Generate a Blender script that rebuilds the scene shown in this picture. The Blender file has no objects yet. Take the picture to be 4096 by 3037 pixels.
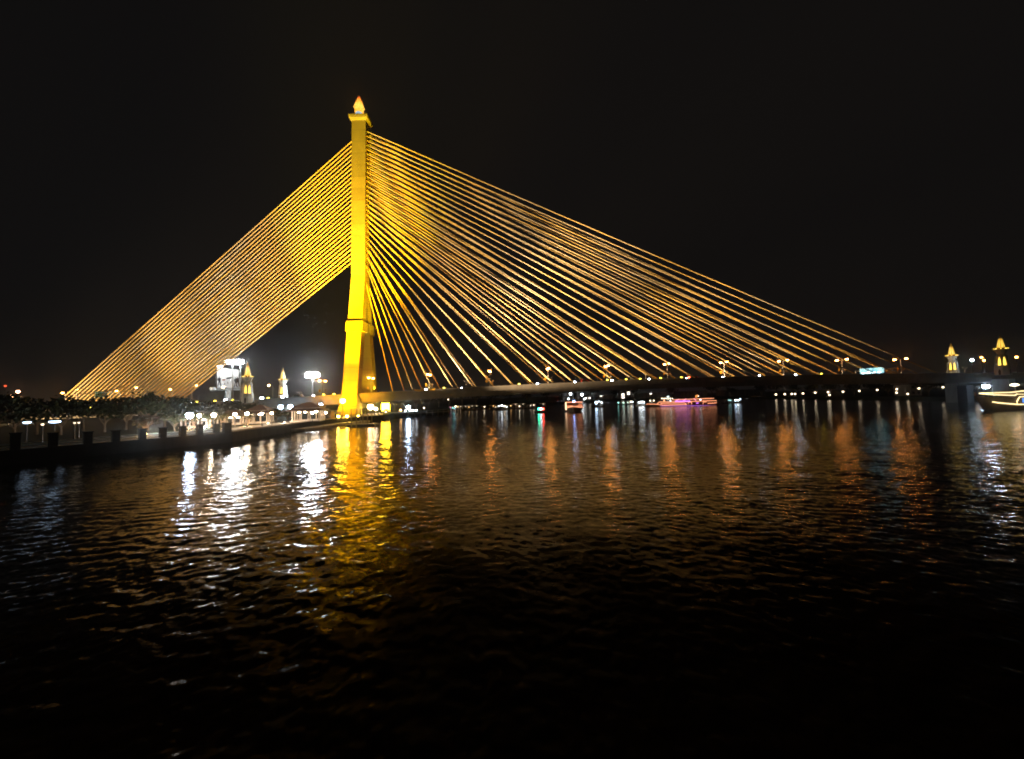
import bpy, bmesh, math, random
import numpy as np
from mathutils import Vector, Matrix

random.seed(7)
PI = math.pi
scene = bpy.context.scene
COL = scene.collection

# ------------------------------------------------------------------ camera
F = 1500.0                       # focal length in photo pixels (photo 4096 x 3037)
CAM = Vector((0, 0, 9.0))
pitch = math.atan((1585 - 1518.5) / F)
roll = math.atan(0.0244)
fw = Vector((0, math.cos(pitch), math.sin(pitch)))
u0 = Vector((0, -math.sin(pitch), math.cos(pitch)))
r0 = Vector((1, 0, 0))
up = u0 * math.cos(roll) + r0 * math.sin(roll)
rt = r0 * math.cos(roll) - u0 * math.sin(roll)

def ray(px, py):
    return fw * F + rt * (px - 2048) + up * (1518.5 - py)
def at(px, py, Y):               # photo point at a known distance Y
    d = ray(px, py); return CAM + d * (Y / d.y)
def onz(px, py, z=0.0):          # photo point on a known level z
    d = ray(px, py); return CAM + d * ((z - CAM.z) / d.z)

cam = bpy.data.cameras.new('camera')
cam.sensor_width = 36; cam.lens = 36 * F / 4096
cam.clip_start = 0.1; cam.clip_end = 8000
co = bpy.data.objects.new('camera', cam); COL.objects.link(co)
co.matrix_world = Matrix(((rt.x, up.x, -fw.x, CAM.x), (rt.y, up.y, -fw.y, CAM.y), (rt.z, up.z, -fw.z, CAM.z), (0, 0, 0, 1)))
scene.camera = co

# ------------------------------------------------------------------ materials
_m = {}
def nodes(name):
    m = bpy.data.materials.new(name); m.use_nodes = True
    return m, m.node_tree.nodes, m.node_tree.links, m.node_tree.nodes['Principled BSDF']

def mat(name, c, rough=0.7, scale=0.6, var=0.25, metal=0.0, bump=0.0, bands=None):
    """procedural painted / mineral surface: two noises darken and lighten the base colour"""
    if name in _m: return _m[name]
    m, N, L, b = nodes(name)
    tc = N.new('ShaderNodeTexCoord')
    n1 = N.new('ShaderNodeTexNoise'); n1.inputs['Scale'].default_value = scale; n1.inputs['Detail'].default_value = 6
    mp = N.new('ShaderNodeMapping'); mp.inputs['Scale'].default_value = (1, 1, 0.35)
    L.new(tc.outputs['Object'], mp.inputs['Vector']); L.new(mp.outputs['Vector'], n1.inputs['Vector'])
    r = N.new('ShaderNodeValToRGB')
    r.color_ramp.elements[0].position = 0.3; r.color_ramp.elements[1].position = 0.72
    r.color_ramp.elements[0].color = tuple(x * (1 - var) for x in c) + (1,)
    r.color_ramp.elements[1].color = tuple(min(1, x * (1 + var * 0.5)) for x in c) + (1,)
    L.new(n1.outputs['Fac'], r.inputs['Fac'])
    out = r.outputs['Color']
    if bands:                     # horizontal construction joints every `bands` metres
        sx = N.new('ShaderNodeSeparateXYZ'); L.new(tc.outputs['Object'], sx.inputs[0])
        dv = N.new('ShaderNodeMath'); dv.operation = 'DIVIDE'; dv.inputs[1].default_value = bands; L.new(sx.outputs['Z'], dv.inputs[0])
        fr = N.new('ShaderNodeMath'); fr.operation = 'FRACT'; L.new(dv.outputs[0], fr.inputs[0])
        lt = N.new('ShaderNodeMath'); lt.operation = 'LESS_THAN'; lt.inputs[1].default_value = 0.045; L.new(fr.outputs[0], lt.inputs[0])
        fl = N.new('ShaderNodeMath'); fl.operation = 'FLOOR'; L.new(dv.outputs[0], fl.inputs[0])
        wn = N.new('ShaderNodeTexWhiteNoise'); wn.noise_dimensions = '1D'; L.new(fl.outputs[0], wn.inputs['W'])
        ma = N.new('ShaderNodeMath'); ma.operation = 'MULTIPLY_ADD'; ma.inputs[1].default_value = 0.16; ma.inputs[2].default_value = 0.86; L.new(wn.outputs['Value'], ma.inputs[0])
        sb = N.new('ShaderNodeMath'); sb.operation = 'MULTIPLY_ADD'; sb.inputs[1].default_value = -0.22; L.new(lt.outputs[0], sb.inputs[0]); L.new(ma.outputs[0], sb.inputs[2])
        mx = N.new('ShaderNodeVectorMath'); mx.operation = 'SCALE'; L.new(out, mx.inputs[0]); L.new(sb.outputs[0], mx.inputs['Scale'])
        out = mx.outputs[0]
    L.new(out, b.inputs['Base Color'])
    b.inputs['Roughness'].default_value = rough; b.inputs['Metallic'].default_value = metal
    b.inputs['Specular IOR Level'].default_value = .5 if rough < .65 else .12
    if bump:
        bp = N.new('ShaderNodeBump'); bp.inputs['Strength'].default_value = bump; bp.inputs['Distance'].default_value = 0.1
        L.new(n1.outputs['Fac'], bp.inputs['Height']); L.new(bp.outputs['Normal'], b.inputs['Normal'])
    _m[name] = m
    return m

def glow(c, s):
    """self-lit lamp glass with a slightly uneven surface"""
    k = ('glow', c, s)
    if k in _m: return _m[k]
    m, N, L, b = nodes('lit_glass')
    b.inputs['Base Color'].default_value = (0.6, 0.6, 0.6, 1)
    b.inputs['Emission Color'].default_value = tuple(c) + (1,)
    b.inputs['Emission Strength'].default_value = s
    if s < 30: m.cycles.emission_sampling = 'NONE'      # dim glass lights its surroundings by bounces only
    _m[k] = m
    return m

WARM = (1.0, 0.52, 0.16); SODIUM = (1.0, 0.33, 0.055); WHITE = (0.86, 0.95, 1.0); BLUE = (0.55, 0.75, 1.0)
GOLD = (1.0, 0.62, 0.08); CREAM = (1.0, 0.8, 0.55); PEACH = (1.0, 0.36, 0.17); YEL = (1.0, 0.72, 0.06)

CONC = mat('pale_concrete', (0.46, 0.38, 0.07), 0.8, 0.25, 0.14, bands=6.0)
CONC2 = mat('deck_concrete', (0.2, 0.18, 0.15), 0.85, 0.4, 0.22)
ASPH = mat('asphalt', (0.05, 0.05, 0.05), 0.9, 2.0, 0.3)
CABLE = mat('golden_cable_sheath', (0.8, 0.58, 0.2), 0.5, 0.05, 0.3)
def cable_tint():
    N, L = CABLE.node_tree.nodes, CABLE.node_tree.links
    r = next(n for n in N if n.bl_idname == 'ShaderNodeValToRGB'); t = next(n for n in N if n.bl_idname == 'ShaderNodeTexNoise')
    oi = N.new('ShaderNodeObjectInfo'); t.noise_dimensions = '4D'; t.inputs['Scale'].default_value = .03; t.inputs['Detail'].default_value = 2
    k = N.new('ShaderNodeMath'); k.operation = 'MULTIPLY'; k.inputs[1].default_value = 60; L.new(oi.outputs['Random'], k.inputs[0]); L.new(k.outputs[0], t.inputs['W'])
    r.color_ramp.elements[0].position = .45; r.color_ramp.elements[0].color = (.82, .56, .15, 1)
    r.color_ramp.elements[1].position = .66; r.color_ramp.elements[1].color = (.66, .56, .36, 1)
cable_tint()
STEEL = mat('galvanised_steel', (0.35, 0.35, 0.34), 0.45, 1.5, 0.2, 0.6)
DARK = mat('dark_metal', (0.03, 0.03, 0.035), 0.5, 3.0, 0.3, 0.3)
WALLM = mat('stained_river_wall', (0.022, 0.02, 0.02), 0.9, 0.8, 0.4)
PAVE = mat('promenade_paving', (0.28, 0.25, 0.22), 0.8, 1.2, 0.3)
BLKPOST = mat('dark_stone_post', (0.012, 0.011, 0.012), 0.9, 2.0, 0.4)
RAILM = mat('pale_stone_rail', (0.7, 0.72, 0.76), 0.8, 2.0, 0.2)
ROOF = mat('red_brown_roof_tile', (0.09, 0.035, 0.022), 0.6, 6.0, 0.4)
CREAMP = mat('cream_paint', (0.6, 0.52, 0.44), 0.7, 1.0, 0.15)
WHITEP = mat('white_paint', (0.72, 0.74, 0.74), 0.6, 1.0, 0.12)
TOWERM = mat('tower_render', (0.55, 0.58, 0.56), 0.75, 0.7, 0.2)
GILT = mat('gilded_spire', (0.55, 0.36, 0.06), 0.4, 1.5, 0.4, 0.4)
BARK = mat('tree_bark', (0.14, 0.11, 0.08), 0.9, 3.0, 0.4)
LEAF = [mat('leaf_dark', (0.018, 0.026, 0.01), 0.7, 0.9, 0.5), mat('leaf_mid', (0.03, 0.032, 0.011), 0.7, 0.9, 0.5), mat('leaf_blue', (0.014, 0.024, 0.014), 0.7, 0.9, 0.5)]
HULL = mat('dark_boat_hull', (0.07, 0.05, 0.035), 0.5, 0.8, 0.3)
HULL2 = mat('tan_boat_hull', (0.3, 0.24, 0.16), 0.5, 0.8, 0.25)
GLASSD = mat('dark_window_glass', (0.02, 0.025, 0.03), 0.15, 1.0, 0.3)
FARB = mat('distant_facade', (0.12, 0.11, 0.1), 0.9, 0.3, 0.4)
YCLOTH = mat('yellow_cloth', (0.8, 0.45, 0.04), 0.8, 2.0, 0.15)
WCLOTH = mat('pale_cloth', (0.6, 0.55, 0.5), 0.8, 2.0, 0.15)
GRASSM = mat('dark_lawn', (0.016, 0.022, 0.01), 0.95, 0.8, 0.5)

# ------------------------------------------------------------------ mesh helpers
class MB:
    def __init__(s): s.v = []; s.f = []; s.mi = []; s.sm = []
    def add(s, vs, fs, mi=0, sm=False):
        o = len(s.v); s.v += [tuple(v) for v in vs]
        for f in fs: s.f.append(tuple(i + o for i in f)); s.mi.append(mi); s.sm.append(sm)
        return s
    def box(s, c, d, mi=0, rz=0.0, top=1.0):
        x, y, z = d[0] / 2, d[1] / 2, d[2] / 2; cs, sn = math.cos(rz), math.sin(rz); vs = []
        for k, t in ((-1, 1.0), (1, top)):
            for sx, sy in ((-1, -1), (1, -1), (1, 1), (-1, 1)):
                a, b = sx * x * t, sy * y * t
                vs.append((c[0] + a * cs - b * sn, c[1] + a * sn + b * cs, c[2] + k * z))
        return s.add(vs, [(3, 2, 1, 0), (4, 5, 6, 7), (0, 1, 5, 4), (1, 2, 6, 5), (2, 3, 7, 6), (3, 0, 4, 7)], mi)
    def loft(s, rings, mi=0, sm=False, cap=True):
        n = len(rings[0]); vs = [v for r in rings for v in r]; fs = []
        for k in range(len(rings) - 1):
            for i in range(n):
                j = (i + 1) % n; fs.append((k * n + i, k * n + j, (k + 1) * n + j, (k + 1) * n + i))
        s.add(vs, fs, mi, sm)
        if cap: s.add(rings[0], [tuple(reversed(range(n)))], mi); s.add(rings[-1], [tuple(range(n))], mi)
        return s
    def tube(s, pts, r, n=8, mi=0, sm=True, cap=True):
        pts = [Vector(p) for p in pts]; rs = r if isinstance(r, (list, tuple)) else [r] * len(pts); rings = []
        for i, p in enumerate(pts):
            t = (pts[min(i + 1, len(pts) - 1)] - pts[max(i - 1, 0)]).normalized()
            a = t.cross(Vector((0, 0, 1)) if abs(t.z) < 0.95 else Vector((1, 0, 0))).normalized(); b = t.cross(a)
            rings.append([p + (a * math.cos(k * 2 * PI / n) + b * math.sin(k * 2 * PI / n)) * rs[i] for k in range(n)])
        return s.loft(rings, mi, sm, cap)
    def lathe(s, prof, n=16, c=(0, 0, 0), mi=0, sm=True, rot=0.0):
        return s.loft([[(c[0] + r * math.cos(k * 2 * PI / n + rot), c[1] + r * math.sin(k * 2 * PI / n + rot), c[2] + z) for k in range(n)] for r, z in prof], mi, sm)
    def ball(s, c, r, mi=0, n=10):
        m = 6
        return s.lathe([(max(1e-3, r * math.sin(PI * i / m)), -r * math.cos(PI * i / m)) for i in range(m + 1)], n, c, mi)
    def build(s, name, m, parent=None, loc=None):
        me = bpy.data.meshes.new(name); me.from_pydata(s.v, [], s.f)
        for x in (m if isinstance(m, (list, tuple)) else [m]): me.materials.append(x)
        me.polygons.foreach_set('material_index', s.mi); me.polygons.foreach_set('use_smooth', s.sm); me.update()
        o = bpy.data.objects.new(name, me); COL.objects.link(o)
        if parent: o.parent = parent
        if loc: o.location = loc
        return o

def tag(o, label=None, cat=None, group=None, kind=None):
    for k, v in (('label', label), ('category', cat), ('group', group), ('kind', kind)):
        if v: o[k] = v
    return o
def empty(name, loc, label, cat, group=None, rz=0.0):
    o = bpy.data.objects.new(name, None); COL.objects.link(o); o.location = loc; o.rotation_euler = (0, 0, rz); o.empty_display_size = 0.3
    return tag(o, label, cat, group)
def copy_tree(o, parent=None):
    c = o.copy(); COL.objects.link(c); c.parent = parent
    for ch in list(o.children): copy_tree(ch, c)
    return c
def light(kind, name, parent, loc, power, color, target=None, cone=60, blend=0.6, size=0.4):
    """a real lamp inside a fixture (child of the fixture's Empty; loc and target are in world space)"""
    d = bpy.data.lights.new(name, kind); d.energy = power; d.color = color
    d.shadow_soft_size = size
    o = bpy.data.objects.new(name, d); COL.objects.link(o)
    if kind == 'SPOT': d.spot_size = math.radians(cone); d.spot_blend = blend
    if parent: o.parent = parent; o.matrix_parent_inverse = Matrix.Translation(-parent.location)
    o.location = loc
    if target is not None: o.rotation_euler = (Vector(target) - Vector(loc)).to_track_quat('-Z', 'Y').to_euler()
    return o
ORD = 'first second third fourth fifth sixth seventh eighth ninth tenth eleventh twelfth thirteenth fourteenth fifteenth sixteenth seventeenth eighteenth nineteenth twentieth'.split()
ORD += ['twenty-' + x for x in ORD[:9]] + ['thirtieth'] + ['thirty-' + x for x in ORD[:9]]
# ------------------------------------------------------------------ the bridge
YN, YF, YC = 173.5, 196.0, 184.75          # near deck edge, far deck edge, axis
_obs = [(215, 1640), (600, 1621), (1015, 1601), (1370, 1577), (1640, 1562), (1900, 1549), (2200, 1534), (2600, 1517), (2900, 1507.5), (3300, 1498), (3700, 1493), (3990, 1491)]
_p = [at(a, b, YN) for a, b in _obs]
_fit = np.polyfit([p.x / 100 for p in _p], [p.z for p in _p], 4)
def par_z(x):                               # level of the parapet top
    xx = min(max(x, -240), 235); z = float(np.polyval(_fit, xx / 100))
    if x != xx: z += (x - xx) * (float(np.polyval(_fit, xx / 100)) - float(np.polyval(_fit, (xx - math.copysign(5, x)) / 100))) / (math.copysign(5, x))
    return z
def deck_z(x): return par_z(x) - 1.05

bridge = empty('cable_stayed_bridge', (-75, YC, 0), 'huge cable-stayed bridge over the river with one golden floodlit pylon and fanned golden cables', 'bridge')
bo = Vector((-75, YC, 0))
def bl(p): return Vector(p) - bo            # world -> bridge space
xs = list(np.linspace(-330, 330, 67))
def sweep(name, sect, m, mi=None):
    """sweep a (y, dz) section along the deck line"""
    mb = MB(); mb.loft([[bl((x, y, deck_z(x) + dz)) for y, dz in sect] for x in xs]); return mb.build(name, m, bridge)
sweep('road_deck', [(YN + .3, -.5), (YF - .3, -.5), (YF - .3, 0), (YN + .3, 0)], ASPH)
for y0, y1 in ((YN, YN + .35), (YF - .35, YF)):
    sweep('parapet', [(y0, -1.1), (y1, -1.1), (y1, 1.05), (y0, 1.05)], CONC2)
sweep('edge_girder', [(YN + 1.2, -3.3), (YN + 2.6, -3.3), (YN + 3.0, -.52), (YN + .8, -.52)], CONC2)
sweep('edge_girder', [(YF - 2.6, -3.3), (YF - 1.2, -3.3), (YF - .8, -.52), (YF - 3.0, -.52)], CONC2)
sweep('soffit_plate', [(YN + 2.7, -2.9), (YF - 2.7, -2.9), (YF - 3.1, -2.5), (YN + 3.1, -2.5)], CONC2)
sweep('median_kerb', [(YC - .5, .003), (YC + .5, .003), (YC + .5, .3), (YC - .5, .3)], CONC2)

def sect4(l, r, ylo, yhi, py):              # rectangle whose front edge is seen at photo x l..r, height py
    a, b = at(l, py, ylo), at(r, py, ylo); z = (a.z + b.z) / 2
    return [bl((a.x, ylo, z)), bl((b.x, ylo, z)), bl((b.x, yhi, z)), bl((a.x, yhi, z))]
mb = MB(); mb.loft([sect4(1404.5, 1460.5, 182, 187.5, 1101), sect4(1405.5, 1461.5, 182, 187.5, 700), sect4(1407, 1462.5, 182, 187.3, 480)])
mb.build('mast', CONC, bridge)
zk = at(1404, 1101, 182).z
LEG = [(1404.5, 1460.5, 182.0, YC, 1101), (1398, 1454, 180.2, YC, 1190), (1391, 1447.5, 178.3, 182.9, 1285), (1366.5, 1428, 171.6, 176.3, 1580), (1362, 1428, 170.4, 175.6, 1610), (1340, 1428, 169, 175, 1668)]
near = [sect4(*q) for q in LEG]
far = [[Vector((v.x, -v.y, v.z)) for v in (r[3], r[2], r[1], r[0])] for r in near]
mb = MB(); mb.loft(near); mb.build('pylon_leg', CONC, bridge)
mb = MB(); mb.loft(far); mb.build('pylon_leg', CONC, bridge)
zc0, zc1 = at(1415, 1324, 178).z, at(1415, 1284, 178).z
for s in (-1, 1):                            # bright collars round both legs
    r0_ = sect4(1381, 1448.5, 176.6, 183.2, 1324); r1_ = sect4(1383.5, 1450.5, 177.3, 183.9, 1284)
    if s > 0:
        r0_, r1_ = ([Vector((v.x, -v.y, v.z)) for v in (r[3], r[2], r[1], r[0])] for r in (r0_, r1_))
    mb = MB(); mb.loft([r0_, r1_]); mb.build('leg_collar', CONC, bridge)
mb = MB()                                    # arched cross beam between the collars
x0, x1 = at(1395, 1300, 183).x - bo.x, at(1445, 1300, 183).x - bo.x
N_ = 12; ringsL = []
for k in range(N_ + 1):
    y = -0.9 + 1.8 * k / N_; arch = 1.5 * (1 - (y / 0.9) ** 2)
    ringsL.append([(x0, y, zc0 + .6 + arch), (x1, y, zc0 + .6 + arch), (x1, y, zc1 - .4), (x0, y, zc1 - .4)])
mb.loft(ringsL); mb.build('cross_beam', CONC, bridge)
zl = deck_z(-75) - 3.35
mb = MB(); mb.box((0, 0, zl - 1.3), (5.6, 17.0, 2.5)); mb.build('cross_beam', CONC, bridge)
# flared cap
mb = MB()
c0 = sect4(1406, 1463.5, 181.9, 187.4, 481)
def grow(r, d, dz): return [Vector((v.x + (d if v.x > c_.x else -d), v.y + (d if v.y > c_.y else -d), v.z + dz)) for c_ in [sum(r, Vector()) / 4] for v in r]
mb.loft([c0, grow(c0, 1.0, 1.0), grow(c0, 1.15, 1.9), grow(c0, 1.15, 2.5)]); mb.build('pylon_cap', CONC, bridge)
ztop = c0[0].z + 2.5
MB().lathe([(1.9, 0), (1.9, .5), (1.35, .9), (1.3, 1.75), (1.6, 2.1)], 20, (at(1436.5, 440, YC).x - bo.x, 0, ztop)).build('finial_pedestal', CONC, bridge)
ztop += 2.1
# flame finial: ring and cut-glass flame made of pointed petals
ax = at(1436.5, 440, YC); fx = ax.x - bo.x
mb = MB(); mb.lathe([(1.5, 0), (1.75, .25), (1.55, .6), (1.75, .95), (1.5, 1.3)], 20, (fx, 0, ztop)); ring = mb.build('finial_ring', glow((.45, .7, .8), .8), bridge)
def flame_material():
    m, N, L, b = nodes('lit_amber_glass'); m.cycles.emission_sampling = 'NONE'; tc = N.new('ShaderNodeTexCoord')
    s = N.new('ShaderNodeSeparateXYZ'); L.new(tc.outputs['Generated'], s.inputs[0])
    n = N.new('ShaderNodeTexNoise'); n.inputs['Scale'].default_value = 1.5; n.inputs['Detail'].default_value = 3; L.new(tc.outputs['Object'], n.inputs['Vector'])
    a = N.new('ShaderNodeMath'); a.operation = 'MULTIPLY_ADD'; a.inputs[1].default_value = 1.5; a.inputs[2].default_value = -.75; L.new(n.outputs['Fac'], a.inputs[0])
    d = N.new('ShaderNodeMath'); L.new(a.outputs[0], d.inputs[0]); L.new(s.outputs['Z'], d.inputs[1])
    r = N.new('ShaderNodeValToRGB'); e = r.color_ramp.elements
    e[0].position = .0; e[0].color = (1, .34, .02, 1); e[1].position = 1; e[1].color = (.9, .14, .02, 1)
    q = e.new(.3); q.color = (1, .6, .09, 1); q = e.new(.6); q.color = (1, .36, .03, 1); q = e.new(.85); q.color = (1, .2, .02, 1)
    L.new(d.outputs[0], r.inputs['Fac']); L.new(r.outputs['Color'], b.inputs['Emission Color']); b.inputs['Emission Strength'].default_value = 1.7
    b.inputs['Base Color'].default_value = (.05, .02, .004, 1); b.inputs['Roughness'].default_value = .6; b.inputs['Specular IOR Level'].default_value = 0
    return m
mb = MB(); H = at(1437, 386, YC).z - ztop - 1.3; zf = ztop + 1.3
mb.lathe([(1.0, 0), (1.6, H * .1), (1.95, H * .25), (1.6, H * .42), (.9, H * .62), (.36, H * .84), (.02, H * 1.04)], 10, (fx, 0, zf), sm=False)
for tier, (zb, rb, ln, cnt) in enumerate(((-.05, 1.75, .46, 8), (.14, 2.0, .5, 8), (.34, 1.5, .46, 7), (.56, .85, .4, 5))):
    for k in range(cnt):
        a = 2 * PI * (k + .5 * tier) / cnt; ca, sa = math.cos(a), math.sin(a); w = .42 * rb
        o = lambda r, t, z: (fx + ca * r - sa * t, sa * r + ca * t, zf + z * H)
        mb.add([o(rb * .85, 0, zb), o(rb * 1.12, -w, zb + ln * .35), o(rb * 1.34, 0, zb + ln * .3), o(rb * 1.12, w, zb + ln * .35), o(rb * .78, 0, zb + ln)],
               [(0, 2, 1), (0, 3, 2), (1, 2, 4), (2, 3, 4)])
fl = mb.build('flame_finial', flame_material(), bridge)
# stay cables: 28 back stays in one plane, 2 x 28 main-span stays
_near_y = [480 + v / 2.294 for v in (100, 143, 184, 225, 265, 306, 347, 388, 428, 470, 512, 553, 598, 640, 683, 725, 770, 815, 860, 907, 953, 1000, 1055, 1103, 1165, 1228, 1320, 1475)]
CR = .225
for k in range(28):
    top = at(1463.5, _near_y[k], 183.4); x = 201.0 - k * 9.5
    for side in (0, 1):
        y = 175.2 if side == 0 else 194.3
        a = Vector((top.x - .15, 183.4 if side == 0 else 186.1, top.z)); b = Vector((x, y, deck_z(x) + .1))
        mid = (a + b) / 2; mid.z -= (a - b).length ** 2 / 90000
        MB().tube([bl(a), bl(a.lerp(mid, .5) - Vector((0, 0, (a - b).length ** 2 / 360000))), bl(mid), bl(mid.lerp(b, .5) - Vector((0, 0, (a - b).length ** 2 / 360000))), bl(b)], CR, 8).build('stay_cable', CABLE, bridge)
lx = at(1405, 800, YC).x
for k in range(28):
    t_ = at(1405, 547 + k * 18.1, 182.0); x = -229.0 + k * (62.0 / 27)
    MB().tube([bl((lx + 1.0, YC, t_.z)), bl((x, YC, deck_z(x) + .1))], CR * 1.05, 8).build('stay_cable', CABLE, bridge)
# piers: the left side-span piers and the blue-lit pier on the right bank
for x, w in ((-230, 4), (-180, 3), (-128, 3), (231.5, 3.4), (266, 4), (306, 4)):
    for y in (YN + 4, YF - 4):
        h = deck_z(x) - 4.4
        MB().box((x + 75, y - YC, h / 2), (w, 4.2, h)).build('pier', CONC2 if y < YC else mat('shaded_pier_concrete', (.05, .045, .04), .9, .5, .3), bridge)  # far piers get a darker copy of the concrete: shade put into the colour
    MB().box((x + 75, 0, deck_z(x) - 3.9), (w + .6, YF - YN - 5, 1.1)).build('pier_cap', CONC2, bridge)

# ------------------------------------------------------------------ lamps standing on the bridge
def double_lamp():
    r = empty('street_lamp', (0, 0, 0), 'x', 'street lamp')
    MB().tube([(0, 0, 0), (0, 0, 8.0)], [.16, .09], 8).build('post', STEEL, r)
    for s in (-1, 1):
        MB().tube([(0, 0, 7.8), (0, s * 1.2, 8.45), (0, s * 2.6, 8.6)], .06, 6).build('arm', STEEL, r)
        h = MB().box((0, s * 2.8, 8.62), (.5, 1.0, .14)).build('lamp_head', DARK, r)
        MB().lathe([(.05, -.42), (.42, -.36), (.56, -.12), (.5, .06)], 10, (0, s * 2.8, 8.48)).build('lens', glow(SODIUM, 125), h)
    for s, m in ((-1, YCLOTH), (1, WCLOTH)):
        f = MB().tube([(s * .1, 0, 2.2), (s * 1.5, 0, 4.4)], .035, 6).build('flagpole', STEEL, r)
        MB().add([(s * 1.5, .04, 4.4), (s * 1.0, .04, 3.6), (s * 1.35, .3, 2.6), (s * 2.0, .25, 2.9), (s * 1.95, .1, 3.8)], [(0, 1, 2, 3, 4)]).build('flag', m, f)
    return r
LX = [-41, -11.5, 18, 47.3, 77, 105.6, 135, 164, 193]
LX = [at(p, 1500, YC).x for p in (1716, 1959, 2193, 2429, 2669.5, 2898, 3135, 3371, 3606)]
proto = double_lamp()
first = True
for k, x in enumerate([at(1484, 1510, YC).x] + LX):
    o = proto if first else copy_tree(proto); first = False
    o.location = (x, YC, deck_z(x) + .3)
    if k == 0: tag(o, 'double-armed street lamp shining in front of the far leg of the golden pylon', group='street lamps along the bridge')
    else: tag(o, 'double-armed street lamp with crossed flags on the bridge, %s right of the pylon' % ORD[k - 1], group='street lamps along the bridge')
o = copy_tree(proto); x = at(1290, 1515, YC).x; o.location = (x, YC, deck_z(x) + .3); tag(o, 'double-armed street lamp with crossed flags on the bridge just left of the pylon')
def curved_lamp(px, py, post_px, Y, c, s, label):
    h = at(px, py, Y); x = at(post_px, 1580, Y).x; z0 = deck_z(x)
    if YN < Y < YF: z0 = deck_z(x)
    r = empty('street_lamp', (x, Y, z0), label, 'street lamp', 'curved street lamps left of the pylon')
    dx = h.x - x; H_ = h.z - z0
    MB().tube([(0, 0, 0), (0, 0, H_ * .78)], [.17, .11], 8).build('post', WHITEP, r)
    MB().tube([(0, 0, H_ * .77), (dx * .12, 0, H_ * .93), (dx * .5, 0, H_ * 1.0), (dx * .8, 0, H_ * 1.005)], .08, 6).build('arm', WHITEP, r)
    hd = MB().box((dx, 0, H_ + .06), (1.2, .5, .16)).build('lamp_head', DARK, r)
    MB().lathe([(.05, -.36), (.36, -.28), (.42, -.06), (.38, .02)], 10, (dx, 0, H_ - .04)).build('lens', glow(c, s), hd)
    return r
for px, py, pp, Y, lab in (
    (893, 1548, 913, 178, 'curved white street lamp standing in front of the lit billboard'),
    (984, 1533, 968, 192, 'curved street lamp whose head overlaps the left-hand spired tower'),
    (1075, 1541, 1091, 178, 'curved white street lamp standing between the two spired towers'),
    (785, 1541, 767, 190, 'curved street lamp left of the billboard where the last back stays land'),
    (681, 1557, 690, 178, 'curved street lamp glowing orange above the dark trees left of the billboard'),
    (545, 1550, 522, 190, 'curved street lamp right of the green sign gantry'),
    (466, 1563, 480, 179, 'curved street lamp glowing just above the right end of the green sign gantry'),
    (308, 1558, 296, 190, 'curved street lamp left of the green sign gantry, the higher of the two there'),
    (250, 1571, 262, 179, 'curved street lamp at the foot of the outermost back stay')):
    curved_lamp(px, py, pp, Y, SODIUM if lab.find('white') < 0 else WARM, 130, lab)
def pole_lamp(px, py, Y, z0, c, s, r_, label, name='lamp_post', cat='lamp post', group=None, pole=.09):
    h = at(px, py, Y)
    o = empty(name, (h.x, Y, z0), label, cat, group); H_ = h.z - z0
    if H_ > .3: MB().tube([(0, 0, 0), (0, 0, H_ - r_ * .8)], [pole * 1.5, pole], 8).build('post', DARK, o)
    MB().lathe([(r_ * .7, -.1), (r_ * 1.1, 0), (r_ * .3, r_ * .35)], 10, (0, 0, H_ + r_ * .85)).build('lamp_cap', DARK, o)
    MB().ball((0, 0, H_), r_, n=12).build('globe', glow(c, s), o)
    return o
# small floodlights along the parapets
def flood_proto(name, c, s, w):
    r = empty(name, (0, 0, 0), 'x', 'floodlight')
    MB().box((0, 0, w * .35), (w, w * .5, w * .5), 0, 0, .8).build('housing', DARK, r)
    MB().box((0, -w * .28, w * .4), (w * .8, .04, w * .36)).build('lens', glow(c, s), r)
    MB().box((0, 0, w * .05), (w * .2, w * .2, w * .1)).build('bracket', STEEL, r)
    return r
YL = flood_proto('floodlight', YEL, 12, .95); used = [False]
ypx = [1908, 1950, 2035, 2119, 2140, 2204, 2226, 2311, 2374, 2417, 2460, 2482, 2544, 2565, 2628, 2650, 2725, 2755, 2818, 2901, 2985, 3151, 3235, 3425]
for k, p in enumerate(ypx):
    o = YL if k == 0 else copy_tree(YL)
    x = at(p, 1520, YF - .3).x; o.location = (x, YF - .3, par_z(x)); tag(o, 'small yellow floodlight on the far bridge parapet, %s right of the pylon' % ORD[k], group='yellow floodlights along the far parapet')
ypx = [1776, 2076, 2429, 2504, 2560, 2642, 2725, 3285]
for k, p in enumerate(ypx):
    o = copy_tree(YL)
    x = at(p, 1520, YN + .15).x; o.location = (x, YN + .15, par_z(x)); tag(o, 'yellow floodlight on the near bridge parapet, %s right of the pylon' % ORD[k], group='yellow floodlights along the near parapet')
ypx = [(226, 'at the foot of the outermost back stay'), (363, 'below the green sign gantry'), (790, 'under the last back stays'), (862, 'just left of the billboard column'), (932, 'just right of the billboard column'), (1074, 'left of the lamp between the towers'), (1296, 'just left of the pylon, second from it'), (1337, 'touching the near pylon leg')]
for k, (p, w_) in enumerate(ypx):
    o = copy_tree(YL); o.scale = (1.2,) * 3
    x = at(p, 1600, YN + .15).x; o.location = (x, YN + .15, par_z(x)); tag(o, 'yellow floodlight on the left bridge parapet ' + w_, group='yellow floodlights left of the pylon')
WL = flood_proto('floodlight', WHITE, 42, 1.05)
for k, p in enumerate([1704, 1845, 2149, 2298, 2447, 2596, 2745, 2890, 3037, 3182]):
    o = WL if k == 0 else copy_tree(WL)
    if k in (1, 6, 7): o.scale = (.6, .6, .6)
    x = at(p, 1520, YN - .2).x; o.location = (x, YN - .2, par_z(x) - .35); tag(o, 'white floodlight outside the bridge parapet, %s right of the pylon' % ORD[k], group='white floodlights along the near parapet')
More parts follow.
